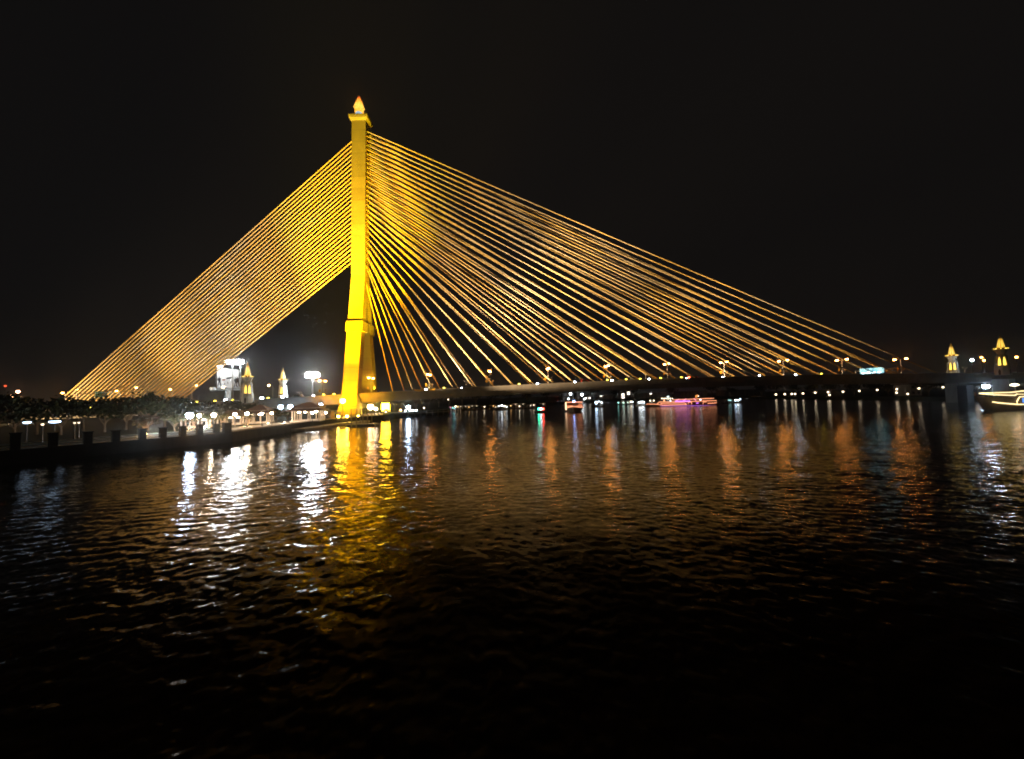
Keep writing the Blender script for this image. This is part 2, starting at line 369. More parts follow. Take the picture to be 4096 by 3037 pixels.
for k, (p, w_) in enumerate([(763, 'above the dark trees left of the billboard'), (905, 'below the lamp in front of the billboard'), (1050, 'between the two spired towers'), (1133, 'at the foot of the smaller left spired tower'), (1255, 'below the high mast light beside the pylon')]):
    o = copy_tree(WL); o.scale = (1.0 if k in (0, 4) else 1.7,) * 3
    x = at(p, 1600, YN - .2).x; o.location = (x, YN - .2, par_z(x) - .2); tag(o, 'white floodlight on the bridge parapet ' + w_, group='white floodlights left of the pylon')

# T-shaped camera posts, cloth swags, traffic
def t_post(px, y0, y1, Y, label):
    x = at(px, y0, Y).x; z0 = deck_z(x); H_ = at(px, y0, Y).z - z0
    r = empty('signal_post', (x, Y, z0), label, 'signal post')
    MB().tube([(0, 0, 0), (0, 0, H_)], .12, 8).build('post', WHITEP, r)
    MB().box((0, 0, H_ + .12), (2.2, .25, .24)).build('crossbar', WHITEP, r)
    for s in (-1, 1): MB().box((s * .9, -.05, H_ - .2), (.35, .4, .36)).build('camera_box', WHITEP, r)
t_post(1197, 1569, 1590, 176.5, 'pale T-shaped post on the bridge right of the two left-hand spired towers')
t_post(1865, 1525, 1548, 186.5, 'pale T-shaped post between the first two street lamps right of the pylon')
t_post(1887, 1536, 1548, 193, 'shorter T-shaped post just right of the taller one nearest to the pylon')
t_post(2582, 1491, 1510, 182, 'pale T-shaped post on the bridge left of the fifth street lamp from the pylon')
t_post(2522, 1505, 1512, 180, 'low T-shaped post on the bridge right of the fourth street lamp from the pylon')
t_post(3858, 1470, 1490, 176, 'pale T-shaped post on the bridge right of the right-hand near spired tower')
for a, b, lab in ((1656, 1697, 'yellow cloth swag tied along the near parapet beside the pylon, the left one'), (1716, 1740, 'shorter yellow cloth swag on the parapet below the first street lamp right of the pylon')):
    A, B = at(a, 1560, YN - .3), at(b, 1560, YN - .3); mb = MB(); n = 10; top = []; bot = []
    for k in range(n + 1):
        x = A.x + (B.x - A.x) * k / n; t = abs(2 * k / n - 1)
        top.append((x, YN - .12 + .05 * math.sin(k * 2), par_z(x) + .25 + .6 * t ** 4)); bot.append((x, YN - .1 + .08 * math.sin(k * 3), par_z(x) - .75 + .5 * t ** 2))
    mb.add(top + bot, [(k, k + 1, n + 2 + k, n + 1 + k) for k in range(n)]); tag(mb.build('cloth_swag', YCLOTH), lab, 'swag', 'yellow swags')
def van(px, Y, L_, H_, body, lab, tail=False, name='van', cat='van'):
    x = at(px, 1560, Y).x; r = empty(name, (x, Y, deck_z(x) + .004), lab, cat)
    prof = [(-L_ / 2, .35), (L_ / 2, .35), (L_ / 2, H_ * .5), (L_ * .36, H_ * .62), (L_ * .22, H_), (-L_ / 2, H_)]
    mb = MB(); mb.loft([[(a, s * .95, b) for a, b in prof] for s in (-1, 1)]); mb.build('body', body, r)
    MB().box((-L_ * .1, -.96, H_ * .74), (L_ * .55, .03, H_ * .28)).build('side_window', GLASSD, r)
    for a in (-.3, .3):
        for s in (-1, 1):
            MB().tube([(a * L_, s * .7, .36), (a * L_, s * .97, .36)], .36, 12).build('wheel', DARK, r)
    for s in (-.7, .7):
        MB().box((-L_ / 2 - .02, s, H_ * .45), (.05, .3, .3)).build('tail_light', glow((1, .05, .02), 30), r)
        MB().box((L_ / 2 + .02, s, H_ * .38), (.05, .35, .25)).build('headlight', glow(CREAM, 30), r)
van(1196, 177, 5.2, 2.3, WHITEP, 'white van on the bridge beside the pale T-shaped post left of the pylon')
van(2345, 178, 4.6, 2.0, mat('red_paint', (.5, .03, .02), .3, 1, .1), 'small red van on the bridge right of the third street lamp from the pylon')
van(2778, 179, 4.6, 1.9, mat('maroon_paint', (.3, .03, .03), .3, 1, .1), 'maroon van on the bridge between the fifth and sixth street lamps from the pylon')
# ------------------------------------------------------------------ spired towers at both bridge ends
def arch(mb, cx, cy, cz, w, h, ang, mi=0, off=.04, lean=0.0):
    n = 8; pts = []
    for k in range(n + 1): a = PI * k / n; pts.append((math.cos(a) * w / 2 * (1 - .25 * math.sin(a)), h * .62 + math.sin(a) ** 1.3 * h * .38))
    pts = [(w / 2, 0)] + pts + [(-w / 2, 0)]
    ca, sa = math.cos(ang), math.sin(ang)
    mb.add([(cx - sa * x * (1 - .12 * z * (lean > 0)) + ca * (off - lean * z), cy + ca * x * (1 - .12 * z * (lean > 0)) + sa * (off - lean * z), cz + z) for x, z in pts], [tuple(range(len(pts)))], mi)
def tower():
    r = empty('spired_tower', (0, 0, 0), 'x', 'tower')
    q = PI / 8; f = math.cos(q)
    MB().lathe([(2.3 / f, 0), (2.15 / f, 3.8), (2.0 / f, 4.0)], 8, sm=False, rot=q).build('base', TOWERM, r)
    body = MB().lathe([(1.98 / f, 4.0), (1.68 / f, 8.7)], 8, sm=False, rot=q).build('shaft', TOWERM, r)
    MB().lathe([(1.55 / f, 8.7), (1.15 / f, 9.2), (1.2 / f, 9.9), (1.6 / f, 10.9), (1.75 / f, 11.3), (1.75 / f, 11.55)], 8, sm=False, rot=q).build('neck', TOWERM, r)
    sp = MB().lathe([(1.25 / f, 11.5), (1.12 / f, 12.6), (.98, 13.2), (.8, 15.2), (.5, 16.4), (.26, 17.4), (.02, 18.6)], 8, sm=False, rot=q).build('spire', GILT, r)
    for k in range(8):
        a = k * PI / 4
        if k % 4 < 2:
            mb = MB(); arch(mb, math.cos(a) * 1.9, math.sin(a) * 1.9, 4.4, .95, 3.8, a, off=.06, lean=.06); mb.build('window', glow(GOLD, 2.6), body)
        MB().ball((math.cos(a + q) * 2.0, math.sin(a + q) * 2.0, 12.1), .12, n=8).build('bracket_lamp', glow(GOLD, 9), r)
        mb = MB(); arch(mb, math.cos(a) * 1.06, math.sin(a) * 1.06, 12.5, .62, 4.2, a, off=.1, lean=.15); mb.build('niche', glow(GOLD, 1.5), sp)  # niches are no lamps: their glow stands in for floodlight on the gilding
        if k % 2 == 0:
            mb = MB(); arch(mb, math.cos(a) * 2.25, math.sin(a) * 2.25, 0.02, .8, 2.6, a, off=.06); mb.build('doorway', DARK, r)
        ca, sa = math.cos(a + q), math.sin(a + q)
        MB().add([(ca * 1.5, sa * 1.5, 11.2), (ca * 2.5, sa * 2.5, 11.75), (ca * 2.7, sa * 2.7, 12.2), (ca * 2.35, sa * 2.35, 12.0), (ca * 1.5, sa * 1.5, 11.7),
                  (ca * 1.5 - sa * .3, sa * 1.5 + ca * .3, 11.5), (ca * 2.3 - sa * .3, sa * 2.3 + ca * .3, 11.9)],
                 [(0, 1, 2, 3, 4), (0, 5, 6, 1), (4, 3, 6, 5)]).build('bracket', WHITEP, r)
    return r
T = tower()
TW = []
for k, (px, tip, base, Y, lab) in enumerate((
    (991, 1449, 1613, 170.5, 'pale spired tower with gilded top beside the billboard, the larger of the left pair'),
    (1132, 1470, 1610, 201.5, 'smaller spired tower with gilded top left of the pylon, right of its twin'),
    (3803, 1373, 1500, 198, 'spired tower with a gilded tip just right of where the outermost main stay lands'),
    (3999, 1338, 1500, 171, 'spired tower with two tall gold windows, rightmost of all the towers'))):
    o = T if k == 0 else copy_tree(T)
    tp = at(px, tip, Y); x = tp.x; z0 = tp.z - 18.6
    o.location = (x, Y, z0); o.rotation_euler = (0, 0, math.atan2(-Y, -x) - PI / 8); tag(o, lab, group='spired towers at the bridge ends'); TW.append((x, Y, z0))
    mb = MB(); mb.box((0, 0, (z0 - 1.9) / 2 - z0), (4.9, 4.9, z0 - 2.0 + .1)); mb.build('foundation', TOWERM, o)

# ------------------------------------------------------------------ sign gantries, billboard, high masts
def gantry(pa, pb, ya, yb, X0, panel, face, mface, lamps, label):
    """sign spanning the road, seen obliquely: pa/pb are its near and far photo edges"""
    x = X0; r = empty('sign_gantry', (x, YC, deck_z(x)), label, 'sign')
    z1 = panel[3] - deck_z(x); z0 = panel[2] - deck_z(x); y0, y1 = panel[0] - YC, panel[1] - YC
    for y in (YN + .8 - YC, YF - .8 - YC): MB().tube([(0, y, 0), (0, y, (z0 + z1) / 2 + .3)], .22, 8).build('post', STEEL, r)
    MB().box((0, 0, (z0 + z1) / 2 + .3), (.35, YF - YN - 1.4, .35)).build('beam', STEEL, r)
    s = MB().box((face * .3, (y0 + y1) / 2, (z0 + z1) / 2), (.12, y1 - y0, z1 - z0)).build('sign_panel', mface, r)
    return r, s, y0, y1, z0, z1
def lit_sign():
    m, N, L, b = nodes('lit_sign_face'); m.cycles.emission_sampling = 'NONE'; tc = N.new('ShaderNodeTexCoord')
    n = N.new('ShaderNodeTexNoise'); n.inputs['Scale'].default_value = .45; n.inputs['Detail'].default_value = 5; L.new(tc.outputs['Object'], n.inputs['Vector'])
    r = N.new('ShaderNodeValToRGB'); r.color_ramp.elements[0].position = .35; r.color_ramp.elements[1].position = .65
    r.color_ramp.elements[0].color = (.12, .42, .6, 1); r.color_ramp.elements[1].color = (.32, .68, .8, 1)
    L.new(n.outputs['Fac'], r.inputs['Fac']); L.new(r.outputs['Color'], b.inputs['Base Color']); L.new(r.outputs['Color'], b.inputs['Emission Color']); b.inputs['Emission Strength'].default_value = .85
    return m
xg = at(3490, 1480, 186).x
r, s, y0, y1, z0, z1 = gantry(3540, 3442, 0, 0, xg, (180.0, 192.4, at(3490, 1494, 186).z, at(3490, 1472.5, 186).z), -1, lit_sign(), 4, 'blue-white lit road sign with four lamps over the right end of the bridge')
for k in range(4):
    y = y0 + (y1 - y0) * (.17 + .22 * k)
    MB().lathe([(.05, -.22), (.55, -.1), (.55, .1), (.05, .22)], 10, (-.62, y, z0 + .42)).build('sign_lamp', glow(WHITE, 14), r)
mb = MB()
for k in range(9): mb.box((-.372, y1 - 1.0 - k * .42, z0 + 1.35), (.02, .26, .36 if k % 3 else .5))
for k in range(5): mb.box((-.372, y1 - 6.2 - k * .42, z0 + 1.35), (.02, .24, .34))
mb.build('lettering', mat('dark_lettering', (.02, .1, .18), .6), s)
xg = at(418, 1580, 186).x
r, s, y0, y1, z0, z1 = gantry(365, 470, 0, 0, xg, (181.5, 189.5, at(425, 1591, 186).z, at(425, 1566, 186).z), 1, mat('green_sign', (.1, .26, .2), .5, .5, .25), 0, 'unlit green road sign on a white gantry over the left end of the bridge')

# billboard behind the bridge
A, B = at(866, 1552, 245), at(954, 1554, 272); A2, B2 = at(866, 1468.5, 245), at(954, 1479, 272)
bc = (A + B) / 2
bb = empty('billboard', (bc.x, bc.y, 2.2), 'white lit billboard with small dark figures, raised on a grey column', 'billboard')
def P(u_, v_, off=0.0):
    p = A.lerp(B, u_).lerp(A2.lerp(B2, u_), v_); nrm = (B - A).cross(Vector((0, 0, 1))).normalized()
    return p + nrm * off - Vector((bc.x, bc.y, 2.2))
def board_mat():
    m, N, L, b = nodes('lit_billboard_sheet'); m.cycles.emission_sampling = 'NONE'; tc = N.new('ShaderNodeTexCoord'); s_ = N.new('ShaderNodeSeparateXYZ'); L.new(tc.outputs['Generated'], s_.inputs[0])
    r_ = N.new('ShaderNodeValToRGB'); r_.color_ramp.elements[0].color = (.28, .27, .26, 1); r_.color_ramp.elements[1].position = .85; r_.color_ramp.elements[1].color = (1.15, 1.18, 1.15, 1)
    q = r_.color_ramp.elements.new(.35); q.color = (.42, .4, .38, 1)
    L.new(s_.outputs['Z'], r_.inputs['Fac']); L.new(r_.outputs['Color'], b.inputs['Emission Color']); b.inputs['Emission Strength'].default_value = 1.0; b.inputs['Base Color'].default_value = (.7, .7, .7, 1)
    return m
mb = MB(); mb.loft([[P(0, 0, .2), P(1, 0, .2), P(1, 1, .2), P(0, 1, .2)], [P(0, 0, -.5), P(1, 0, -.5), P(1, 1, -.5), P(0, 1, -.5)]]); board = mb.build('panel', DARK, bb)
mb = MB(); mb.add([P(.015, .01, .24), P(.985, .01, .24), P(.985, .985, .24), P(.015, .985, .24)], [(0, 1, 2, 3)]); sheet = mb.build('poster', board_mat(), bb)
def patch(u0_, v0_, w, h, m, name='figure', sl=0.0):
    mb = MB(); mb.add([P(u0_, v0_, .27), P(u0_ + w, v0_ + sl, .27), P(u0_ + w, v0_ + h + sl, .27), P(u0_, v0_ + h, .27)], [(0, 1, 2, 3)]); return mb.build(name, m, sheet)
def person_patch(u_, v_, h, m):
    mb = MB(); o = lambda a, b: P(u_ + a * h, v_ + b * h, .27)
    mb.add([o(-.02, 1), o(-.05, .93), o(-.03, .86), o(.04, .86), o(.05, .94)], [(0, 1, 2, 3, 4)])
    mb.add([o(-.1, .84), o(-.16, .6), o(-.08, .48), o(.09, .46), o(.12, .82)], [(0, 1, 2, 3, 4)])
    mb.add([o(-.08, .48), o(-.17, 0), o(-.08, 0), o(.01, .47)], [(0, 1, 2, 3)]); mb.add([o(.0, .47), o(.1, 0), o(.19, .02), o(.09, .46)], [(0, 1, 2, 3)])
    mb.build('figure', m, sheet)
dk = mat('poster_ink', (.03, .03, .05), .8); rd = mat('poster_red_ink', (.4, .12, .07), .8); br = mat('poster_brown_ink', (.12, .06, .05), .8); gy = mat('poster_grey_ink', (.12, .12, .13), .8)
person_patch(.1, .06, .52, dk); person_patch(.84, .05, .56, gy); person_patch(.93, .1, .55, br)
for u_, v_ in ((.33, .14), (.47, .2), (.61, .28)): person_patch(u_, v_, .15, gy)
patch(.4, .43, .25, .09, gy, 'lettering', .07); patch(.22, .36, .14, .07, rd, 'lettering', .02)
mb = MB(); a, b = at(846, 1556, 243), at(958, 1556, 274); d = Vector((bc.x, bc.y, 2.2))
nn = (B - A).cross(Vector((0, 0, 1))).normalized()
mb.loft([[a - d + Vector((0, 0, 1.0)) + nn * 1.2, b - d + Vector((0, 0, 1.0)) + nn * 1.2, b - d + Vector((0, 0, 1.0)) - nn, a - d + Vector((0, 0, 1.0)) - nn], [a - d - Vector((0, 0, 1.0)) + nn * 1.2, b - d - Vector((0, 0, 1.0)) + nn * 1.2, b - d - Vector((0, 0, 1.0)) - nn, a - d - Vector((0, 0, 1.0)) - nn]])
mb.build('catwalk', WHITEP, bb)
MB().tube([(0, 0, 0), (0, 0, A.z - 2.2 - 1.2)], 1.7, 16).build('column', WHITEP, bb)
MB().tube([P(-.03, .98, .3), P(-.18, 1.0, 5)], .12, 6).build('lamp_arm', STEEL, bb); MB().box(P(-.2, 1.0, 5), (3.0, 1.2, .8)).build('board_lamp', glow((1, .85, .7), 25), bb)

def high_mast(px, py, Y, w, s, n, label):
    h = at(px, py, Y); o = empty('high_mast_light', (h.x, Y, 2.2), label, 'mast light')
    H_ = h.z - 2.2
    MB().tube([(0, 0, 0), (0, 0, H_ + .5)], [.45, .2], 10).build('mast', STEEL, o)
    MB().lathe([(w * .28, -.12), (w * .3, 0), (w * .28, .12)], 16, (0, 0, H_ + .7)).build('ring', STEEL, o)
    for k in range(n):
        a = 2 * PI * k / n; MBb = MB(); MBb.box((math.cos(a) * w * .4, math.sin(a) * w * .25, H_ + .1), (w * .26, w * .2, 2.2), rz=a); l_ = MBb.build('lamp', glow(WHITE, s), o)
        MB().box((math.cos(a) * w * .4, math.sin(a) * w * .25, H_ + .8), (w * .27, w * .21, .25), rz=a).build('lamp_hood', DARK, l_)
    return o
high_mast(932, 1449, 232, 6.2, 150, 6, 'tall mast crowned with white floodlights shining above the billboard')
o = high_mast(962, 1448, 236, 3.4, 60, 3, 'smaller white floodlight mast just right of the brightest one above the billboard')
high_mast(1250, 1501, 205, 6.4, 200, 8, 'tall thin mast crowned with a wide white floodlight ring left of the pylon')

# ------------------------------------------------------------------ ground, river wall, river
shore = [(-140, -40), (-115, 5), (-98, 32), (-81.4, 59.6), (-65.2, 87), (-66, 105), (-67, 126), (-65, 138), (-60, 150), (-57, 165), (-57, 180), (-50, 193), (-41, 206), (-38, 240), (-36, 300), (25, 345), (80, 420), (150, 480), (225, 470), (258, 400), (263, 300), (263, 230), (263, 120), (263, -40)]
outer = [(1600, -40), (1600, 1700), (-1600, 1700), (-1600, -40)]
def slab(name, poly, z0, z1, m, parent=None):
    bm = bmesh.new(); vs = [bm.verts.new((x, y, z1)) for x, y in poly]; f = bm.faces.new(vs)
    if f.normal.z < 0: f.normal_flip()
    bm.normal_update()
    if f.normal.z < 0: f.normal_flip()
    r = bmesh.ops.extrude_face_region(bm, geom=[f]); bmesh.ops.translate(bm, vec=(0, 0, z0 - z1), verts=[e for e in r['geom'] if isinstance(e, bmesh.types.BMVert)])
    bmesh.ops.triangulate(bm, faces=[f_ for f_ in bm.faces if len(f_.verts) > 4]); bmesh.ops.recalc_face_normals(bm, faces=bm.faces[:])
    me = bpy.data.meshes.new(name); bm.to_mesh(me); bm.free(); me.materials.append(m)
    o = bpy.data.objects.new(name, me); COL.objects.link(o); return o
GZ = 2.2
tag(slab('ground', shore + outer, -3, GZ, GRASSM), kind='structure')
prom = shore[4:12] + [(-64, 193), (-70, 165), (-73, 138), (-76, 126), (-76, 105), (-74, 92)]
tag(slab('promenade', prom, GZ - .5, GZ + .1, PAVE), kind='structure')
walk = [(x - 9, y + 1) for x, y in shore[3:9]]
# pale coping stone along the lit stretch of river wall, then the low landing
def strip(name, pts, w, z0, z1, m):
    mb = MB()
    mb.loft([[(x - .1, y, z0), (x + w, y, z0), (x + w, y, z1), (x - .1, y, z1)] for x, y in pts]); return mb.build(name, m)
tag(strip('river_wall', [(x, y) for x, y in shore[1:11]], .35, -2.5, GZ + .12, WALLM), kind='structure')
tag(strip('wall_coping', [(x, y) for x, y in shore[4:9]], .6, GZ + .124, GZ + .4, mat('pale_coping', (.5, .4, .3), .8, 2, .2)), kind='structure')
tag(slab('river_landing', [(-66.4, 112), (-62.5, 113), (-60.5, 138), (-57, 150), (-60.2, 151), (-64.6, 138.2)], -1, .75, mat('landing_concrete', (.45, .42, .38), .8, 1, .25)), kind='structure')
# dark balustrade with square piers
bal = empty('balustrade', (-81.4, 59.6, GZ), 'dark riverside balustrade with square piers and pale rails in the left foreground', 'balustrade')
def on_wall(px):                             # where a photo column meets the near wall line
    d = ray(px, 1740); p0, p1 = Vector((-115, 5)), Vector((-65.2, 87)); e = p1 - p0
    t = (p0.x * d.y - p0.y * d.x) / (e.y * d.x - e.x * d.y); return p0 + e * t
dirn = Vector((16.2, 27.4)).normalized(); ang = math.atan2(dirn.y, dirn.x)
bpx = [(48, 86, 1731), (198, 236, 1731), (336, 376, 1727), (450, 484, 1721), (560, 587, 1715), (640, 670, 1710), (719, 749, 1705), (784, 819, 1698), (856, 881, 1696), (886, 934, 1692)]
lastp = None
for a, b, ty in bpx:
    p, q = on_wall(a), on_wall(b); c = (p + q) / 2; d3 = ray((a + b) / 2, ty); h = CAM.z + d3.z * (c.y / d3.y) - GZ - .12
    wdt = max(1.0, min((q - p).length * .6, 1.8))
    mb = MB(); mb.box((c.x + 81.4 - .2, c.y - 59.6, h / 2), (wdt, wdt, h), 0, ang); mb.box((c.x + 81.4 - .2, c.y - 59.6, h + .08), (wdt + .25, wdt + .25, .16), 0, ang); mb.build('pier', BLKPOST, bal)
    if lastp is not None:
        m_ = (lastp + c) / 2; ln = (c - lastp).length - wdt - .5
        for hz in (.55, 1.0):
            MB().box((m_.x + 81.4 - .2, m_.y - 59.6, hz), (ln, .3, .16), 0, ang).build('rail', RAILM, bal)
    lastp = c
p = on_wall(-140); m_ = (p + on_wall(66)) / 2
for hz in (.55, 1.0): MB().box((m_.x + 81.2, m_.y - 59.6, hz), ((on_wall(40) - p).length, .3, .16), 0, ang).build('rail', RAILM, bal)

def water_material():
    m, N, L, b = nodes('river_water')
    tc = N.new('ShaderNodeTexCoord'); geo = N.new('ShaderNodeNewGeometry')
    acc = None
    for sc, amp, st in ((3.0, .36, (1, 1.6, 1)), (1.0, .17, (1, 1.4, 1)), (.3, .07, (1, 1.5, 1))):
        mp = N.new('ShaderNodeMapping'); mp.inputs['Scale'].default_value = st; mp.inputs['Rotation'].default_value = (0, 0, .25 * sc)
        n = N.new('ShaderNodeTexNoise'); n.inputs['Scale'].default_value = sc; n.inputs['Detail'].default_value = 2.5
        L.new(tc.outputs['Object'], mp.inputs['Vector']); L.new(mp.outputs['Vector'], n.inputs['Vector'])
        s = N.new('ShaderNodeVectorMath'); s.operation = 'SUBTRACT'; s.inputs[1].default_value = (.5, .5, .5); L.new(n.outputs['Color'], s.inputs[0])
        k = N.new('ShaderNodeVectorMath'); k.operation = 'MULTIPLY'; k.inputs[1].default_value = (amp * .8, amp, 0); L.new(s.outputs[0], k.inputs[0])
        if acc is None: acc = k.outputs[0]
        else:
            a = N.new('ShaderNodeVectorMath'); L.new(acc, a.inputs[0]); L.new(k.outputs[0], a.inputs[1]); acc = a.outputs[0]
    # slow patches: some water is rougher than other water
    pn = N.new('ShaderNodeTexNoise'); pn.inputs['Scale'].default_value = .035; pn.inputs['Detail'].default_value = 3; L.new(tc.outputs['Object'], pn.inputs['Vector'])
    mr = N.new('ShaderNodeMapRange'); mr.inputs['From Min'].default_value = .3; mr.inputs['From Max'].default_value = .7; mr.inputs['To Min'].default_value = .75; mr.inputs['To Max'].default_value = 1.3; L.new(pn.outputs['Fac'], mr.inputs['Value'])
    sc_ = N.new('ShaderNodeVectorMath'); sc_.operation = 'SCALE'; L.new(acc, sc_.inputs[0]); L.new(mr.outputs[0], sc_.inputs['Scale'])
    ad = N.new('ShaderNodeVectorMath'); L.new(geo.outputs['Normal'], ad.inputs[0]); L.new(sc_.outputs[0], ad.inputs[1])
    nm = N.new('ShaderNodeVectorMath'); nm.operation = 'NORMALIZE'; L.new(ad.outputs[0], nm.inputs[0])
    L.new(nm.outputs[0], b.inputs['Normal'])
    b.inputs['Base Color'].default_value = (.012, .010, .007, 1); b.inputs['Roughness'].default_value = .12
    # reflections are weakened by hand near the camera to keep the near water dark
    sx = N.new('ShaderNodeSeparateXYZ'); L.new(tc.outputs['Object'], sx.inputs[0])
    fade_noise = N.new('ShaderNodeTexNoise'); fade_noise.inputs['Scale'].default_value = .16; fade_noise.inputs['Detail'].default_value = 5; L.new(tc.outputs['Object'], fade_noise.inputs['Vector'])
    ln = N.new('ShaderNodeVectorMath'); ln.operation = 'LENGTH'; L.new(tc.outputs['Object'], ln.inputs[0])
    dd = N.new('ShaderNodeMath'); dd.operation = 'MULTIPLY_ADD'; dd.inputs[1].default_value = 26; L.new(fade_noise.outputs['Fac'], dd.inputs[0]); L.new(ln.outputs['Value'], dd.inputs[2])
    io = N.new('ShaderNodeMapRange'); io.interpolation_type = 'SMOOTHSTEP'; io.inputs['From Min'].default_value = 29; io.inputs['From Max'].default_value = 54; io.inputs['To Min'].default_value = 1.03; io.inputs['To Max'].default_value = 1.33
    L.new(dd.outputs[0], io.inputs['Value']); L.new(io.outputs[0], b.inputs['IOR'])
    return m
def build_water():
    rng = np.random.default_rng(3)
    rad = [1.0]
    while rad[-1] < 2500: rad.append(rad[-1] * (1.012 if rad[-1] < 9 else 1.0042 if rad[-1] < 110 else 1.0065 if rad[-1] < 260 else 1.06))
    rad = np.array(rad)
    th = np.concatenate([np.linspace(-PI / 2 - 1.2, -1.1, 40, endpoint=False), np.linspace(-1.1, 1.1, 760), np.linspace(1.1, PI / 2 + 1.2, 41)[1:]])
    R, T_ = np.meshgrid(rad, th, indexing='ij'); X = R * np.sin(T_); Y = R * np.cos(T_); Z = np.zeros_like(X)
    sp = np.where(R < 110, .0042, .0065) * R
    def waves(n, lmin, lmax, main, spread, slope):
        nonlocal Z
        for _ in range(n):
            lam = math.exp(rng.uniform(math.log(lmin), math.log(lmax))); a = main + rng.normal() * spread; k = 2 * PI / lam
            amp = slope / k; ph = rng.uniform(0, 2 * PI)
            env = np.clip((lam / sp - 3.0) / 3.0, 0, 1)
            w = X * math.cos(a) + Y * math.sin(a); v_ = -X * math.sin(a) + Y * math.cos(a)
            warp = 1.1 * np.sin(v_ * k * .21 + ph * 2.3) + .6 * np.sin(v_ * k * .47 + ph)
            s = np.sin(w * k + ph + warp)
            Z += amp * env * (s + .25 * np.cos(2 * (w * k + ph + warp)))
    waves(44, .32, 1.4, 1.4, .75, .0175)
    waves(10, 1.4, 3.4, 1.2, 1.0, .008)
    waves(8, 4, 14, 1.5, 1.0, .006)
    fade = np.clip((R - 3) / 3, 0, 1); Z *= fade
    # stern wash of the boat the photo was taken from: choppy fan running out ahead-left
    wl = np.exp(-((X + Y * .42) / (4 + .32 * Y)) ** 2) * np.exp(-(Y / 55) ** 2)
    for _ in range(14):
        lam = rng.uniform(.8, 3.2); a = rng.uniform(0, 2 * PI); k = 2 * PI / lam; env = np.clip((lam / sp - 3) / 3, 0, 1)
        Z += wl * env * .03 / k * np.sin(k * (X * math.cos(a) + Y * math.sin(a)) + rng.uniform(0, 6.28) + 1.2 * np.sin(k * .4 * (Y * math.cos(a) - X * math.sin(a))))
    nr, nt = X.shape
    co_ = np.stack([X, Y, Z], -1).reshape(-1, 3).astype(np.float32)
    i, j = np.meshgrid(np.arange(nr - 1), np.arange(nt - 1), indexing='ij'); a = (i * nt + j).ravel()
    q = np.stack([a, a + 1, a + nt + 1, a + nt], -1)[:, ::-1].astype(np.int32)
    base = 0
    me = bpy.data.meshes.new('water'); me.vertices.add(len(co_)); me.vertices.foreach_set('co', co_.ravel())
    me.loops.add(q.size); me.loops.foreach_set('vertex_index', q.ravel()); me.polygons.add(len(q)); me.polygons.foreach_set('loop_start', np.arange(0, q.size, 4, dtype=np.int32))
    me.polygons.foreach_set('use_smooth', np.ones(len(q), dtype=bool)); me.update(calc_edges=True); me.validate()
    n0 = me.polygons[len(q) // 2].normal.z
    if n0 < 0: me.flip_normals()
    me.materials.append(water_material()); o = bpy.data.objects.new('water', me); COL.objects.link(o); return o
tag(build_water(), kind='structure')
# ------------------------------------------------------------------ riverside pavilions
def pavilion(px, py_peak, Y, w, H_, label, rz=.25, lamps=((-.3, .3),), g='riverside pavilions'):
    p = at(px, 1690, Y); r = empty('pavilion', (p.x, Y, GZ + .1), label, 'pavilion', g, rz); h = w / 2
    MB().box((0, 0, .2), (w * .98, w * .98, .4)).build('plinth', CREAMP, r)
    def hip(name, prof):
        mb = MB(); mb.loft([[(-a, -a, z), (0, -a * 1.0, z - d), (a, -a, z), (a, 0, z - d), (a, a, z), (0, a, z - d), (-a, a, z), (-a, 0, z - d)] for a, z, d in prof]); return mb.build(name, ROOF, r)
    k = H_ / 5.6
    hip('lower_roof', [(h * 1.02, 3.15 * k, .12), (h * 1.16, 3.12 * k, .15), (h * 1.17, 3.25 * k, .15), (h * .86, 3.75 * k, .05), (h * .8, 3.82 * k, 0)])
    MB().box((0, 0, 3.95 * k), (w * .78, w * .78, .35 * k)).build('clerestory', CREAMP, r)
    hip('upper_roof', [(h * .8, 4.0 * k, .1), (h * .97, 3.98 * k, .12), (h * .98, 4.1 * k, .12), (h * .62, 4.75 * k, .04), (h * .3, 5.35 * k, 0), (h * .12, 5.6 * k, 0)])
    MB().box((0, 0, 3.05 * k), (w * .9, w * .9, .16)).build('ceiling', CREAMP, r)
    for sx in (-1, -.33, .33, 1):
        for sy in (-1, -.33, .33, 1):
            if max(abs(sx), abs(sy)) == 1:
                c = MB(); c.box((sx * h * .86, sy * h * .86, .4 + (3.05 * k - .4) / 2), (.26, .26, 3.05 * k - .4)); c.box((sx * h * .86, sy * h * .86, .55), (.42, .42, .3)); c.build('column', CREAMP, r)
    for sx, sy in lamps:
        MB().lathe([(.05, -.3), (.42, -.2), (.5, 0), (.4, .12)], 10, (sx * w, sy * w, 2.75 * k)).build('ceiling_lamp', glow(CREAM, 22), r)
    return r
pavilion(1236, 1617, 127, 9.2, 6.4, 'largest hipped-roof pavilion, standing alone nearest to the pylon', lamps=((-.25, -.3), (-.05, -.3), (.3, -.3), (.2, .2)))
pavilion(1042, 1618, 122, 6.4, 5.9, 'hipped-roof pavilion with glowing eaves below the gap between the two spired towers', lamps=((.1, -.36), (-.3, -.3)))
pavilion(935, 1634, 118, 7.0, 4.6, 'hipped-roof pavilion with glowing eaves between two other pavilions, below the billboard', lamps=((.32, -.36), (.0, -.3)))
pavilion(800, 1634, 108, 7.0, 4.6, 'leftmost hipped-roof pavilion, beside the brightest white lamp', lamps=((.3, -.3),))

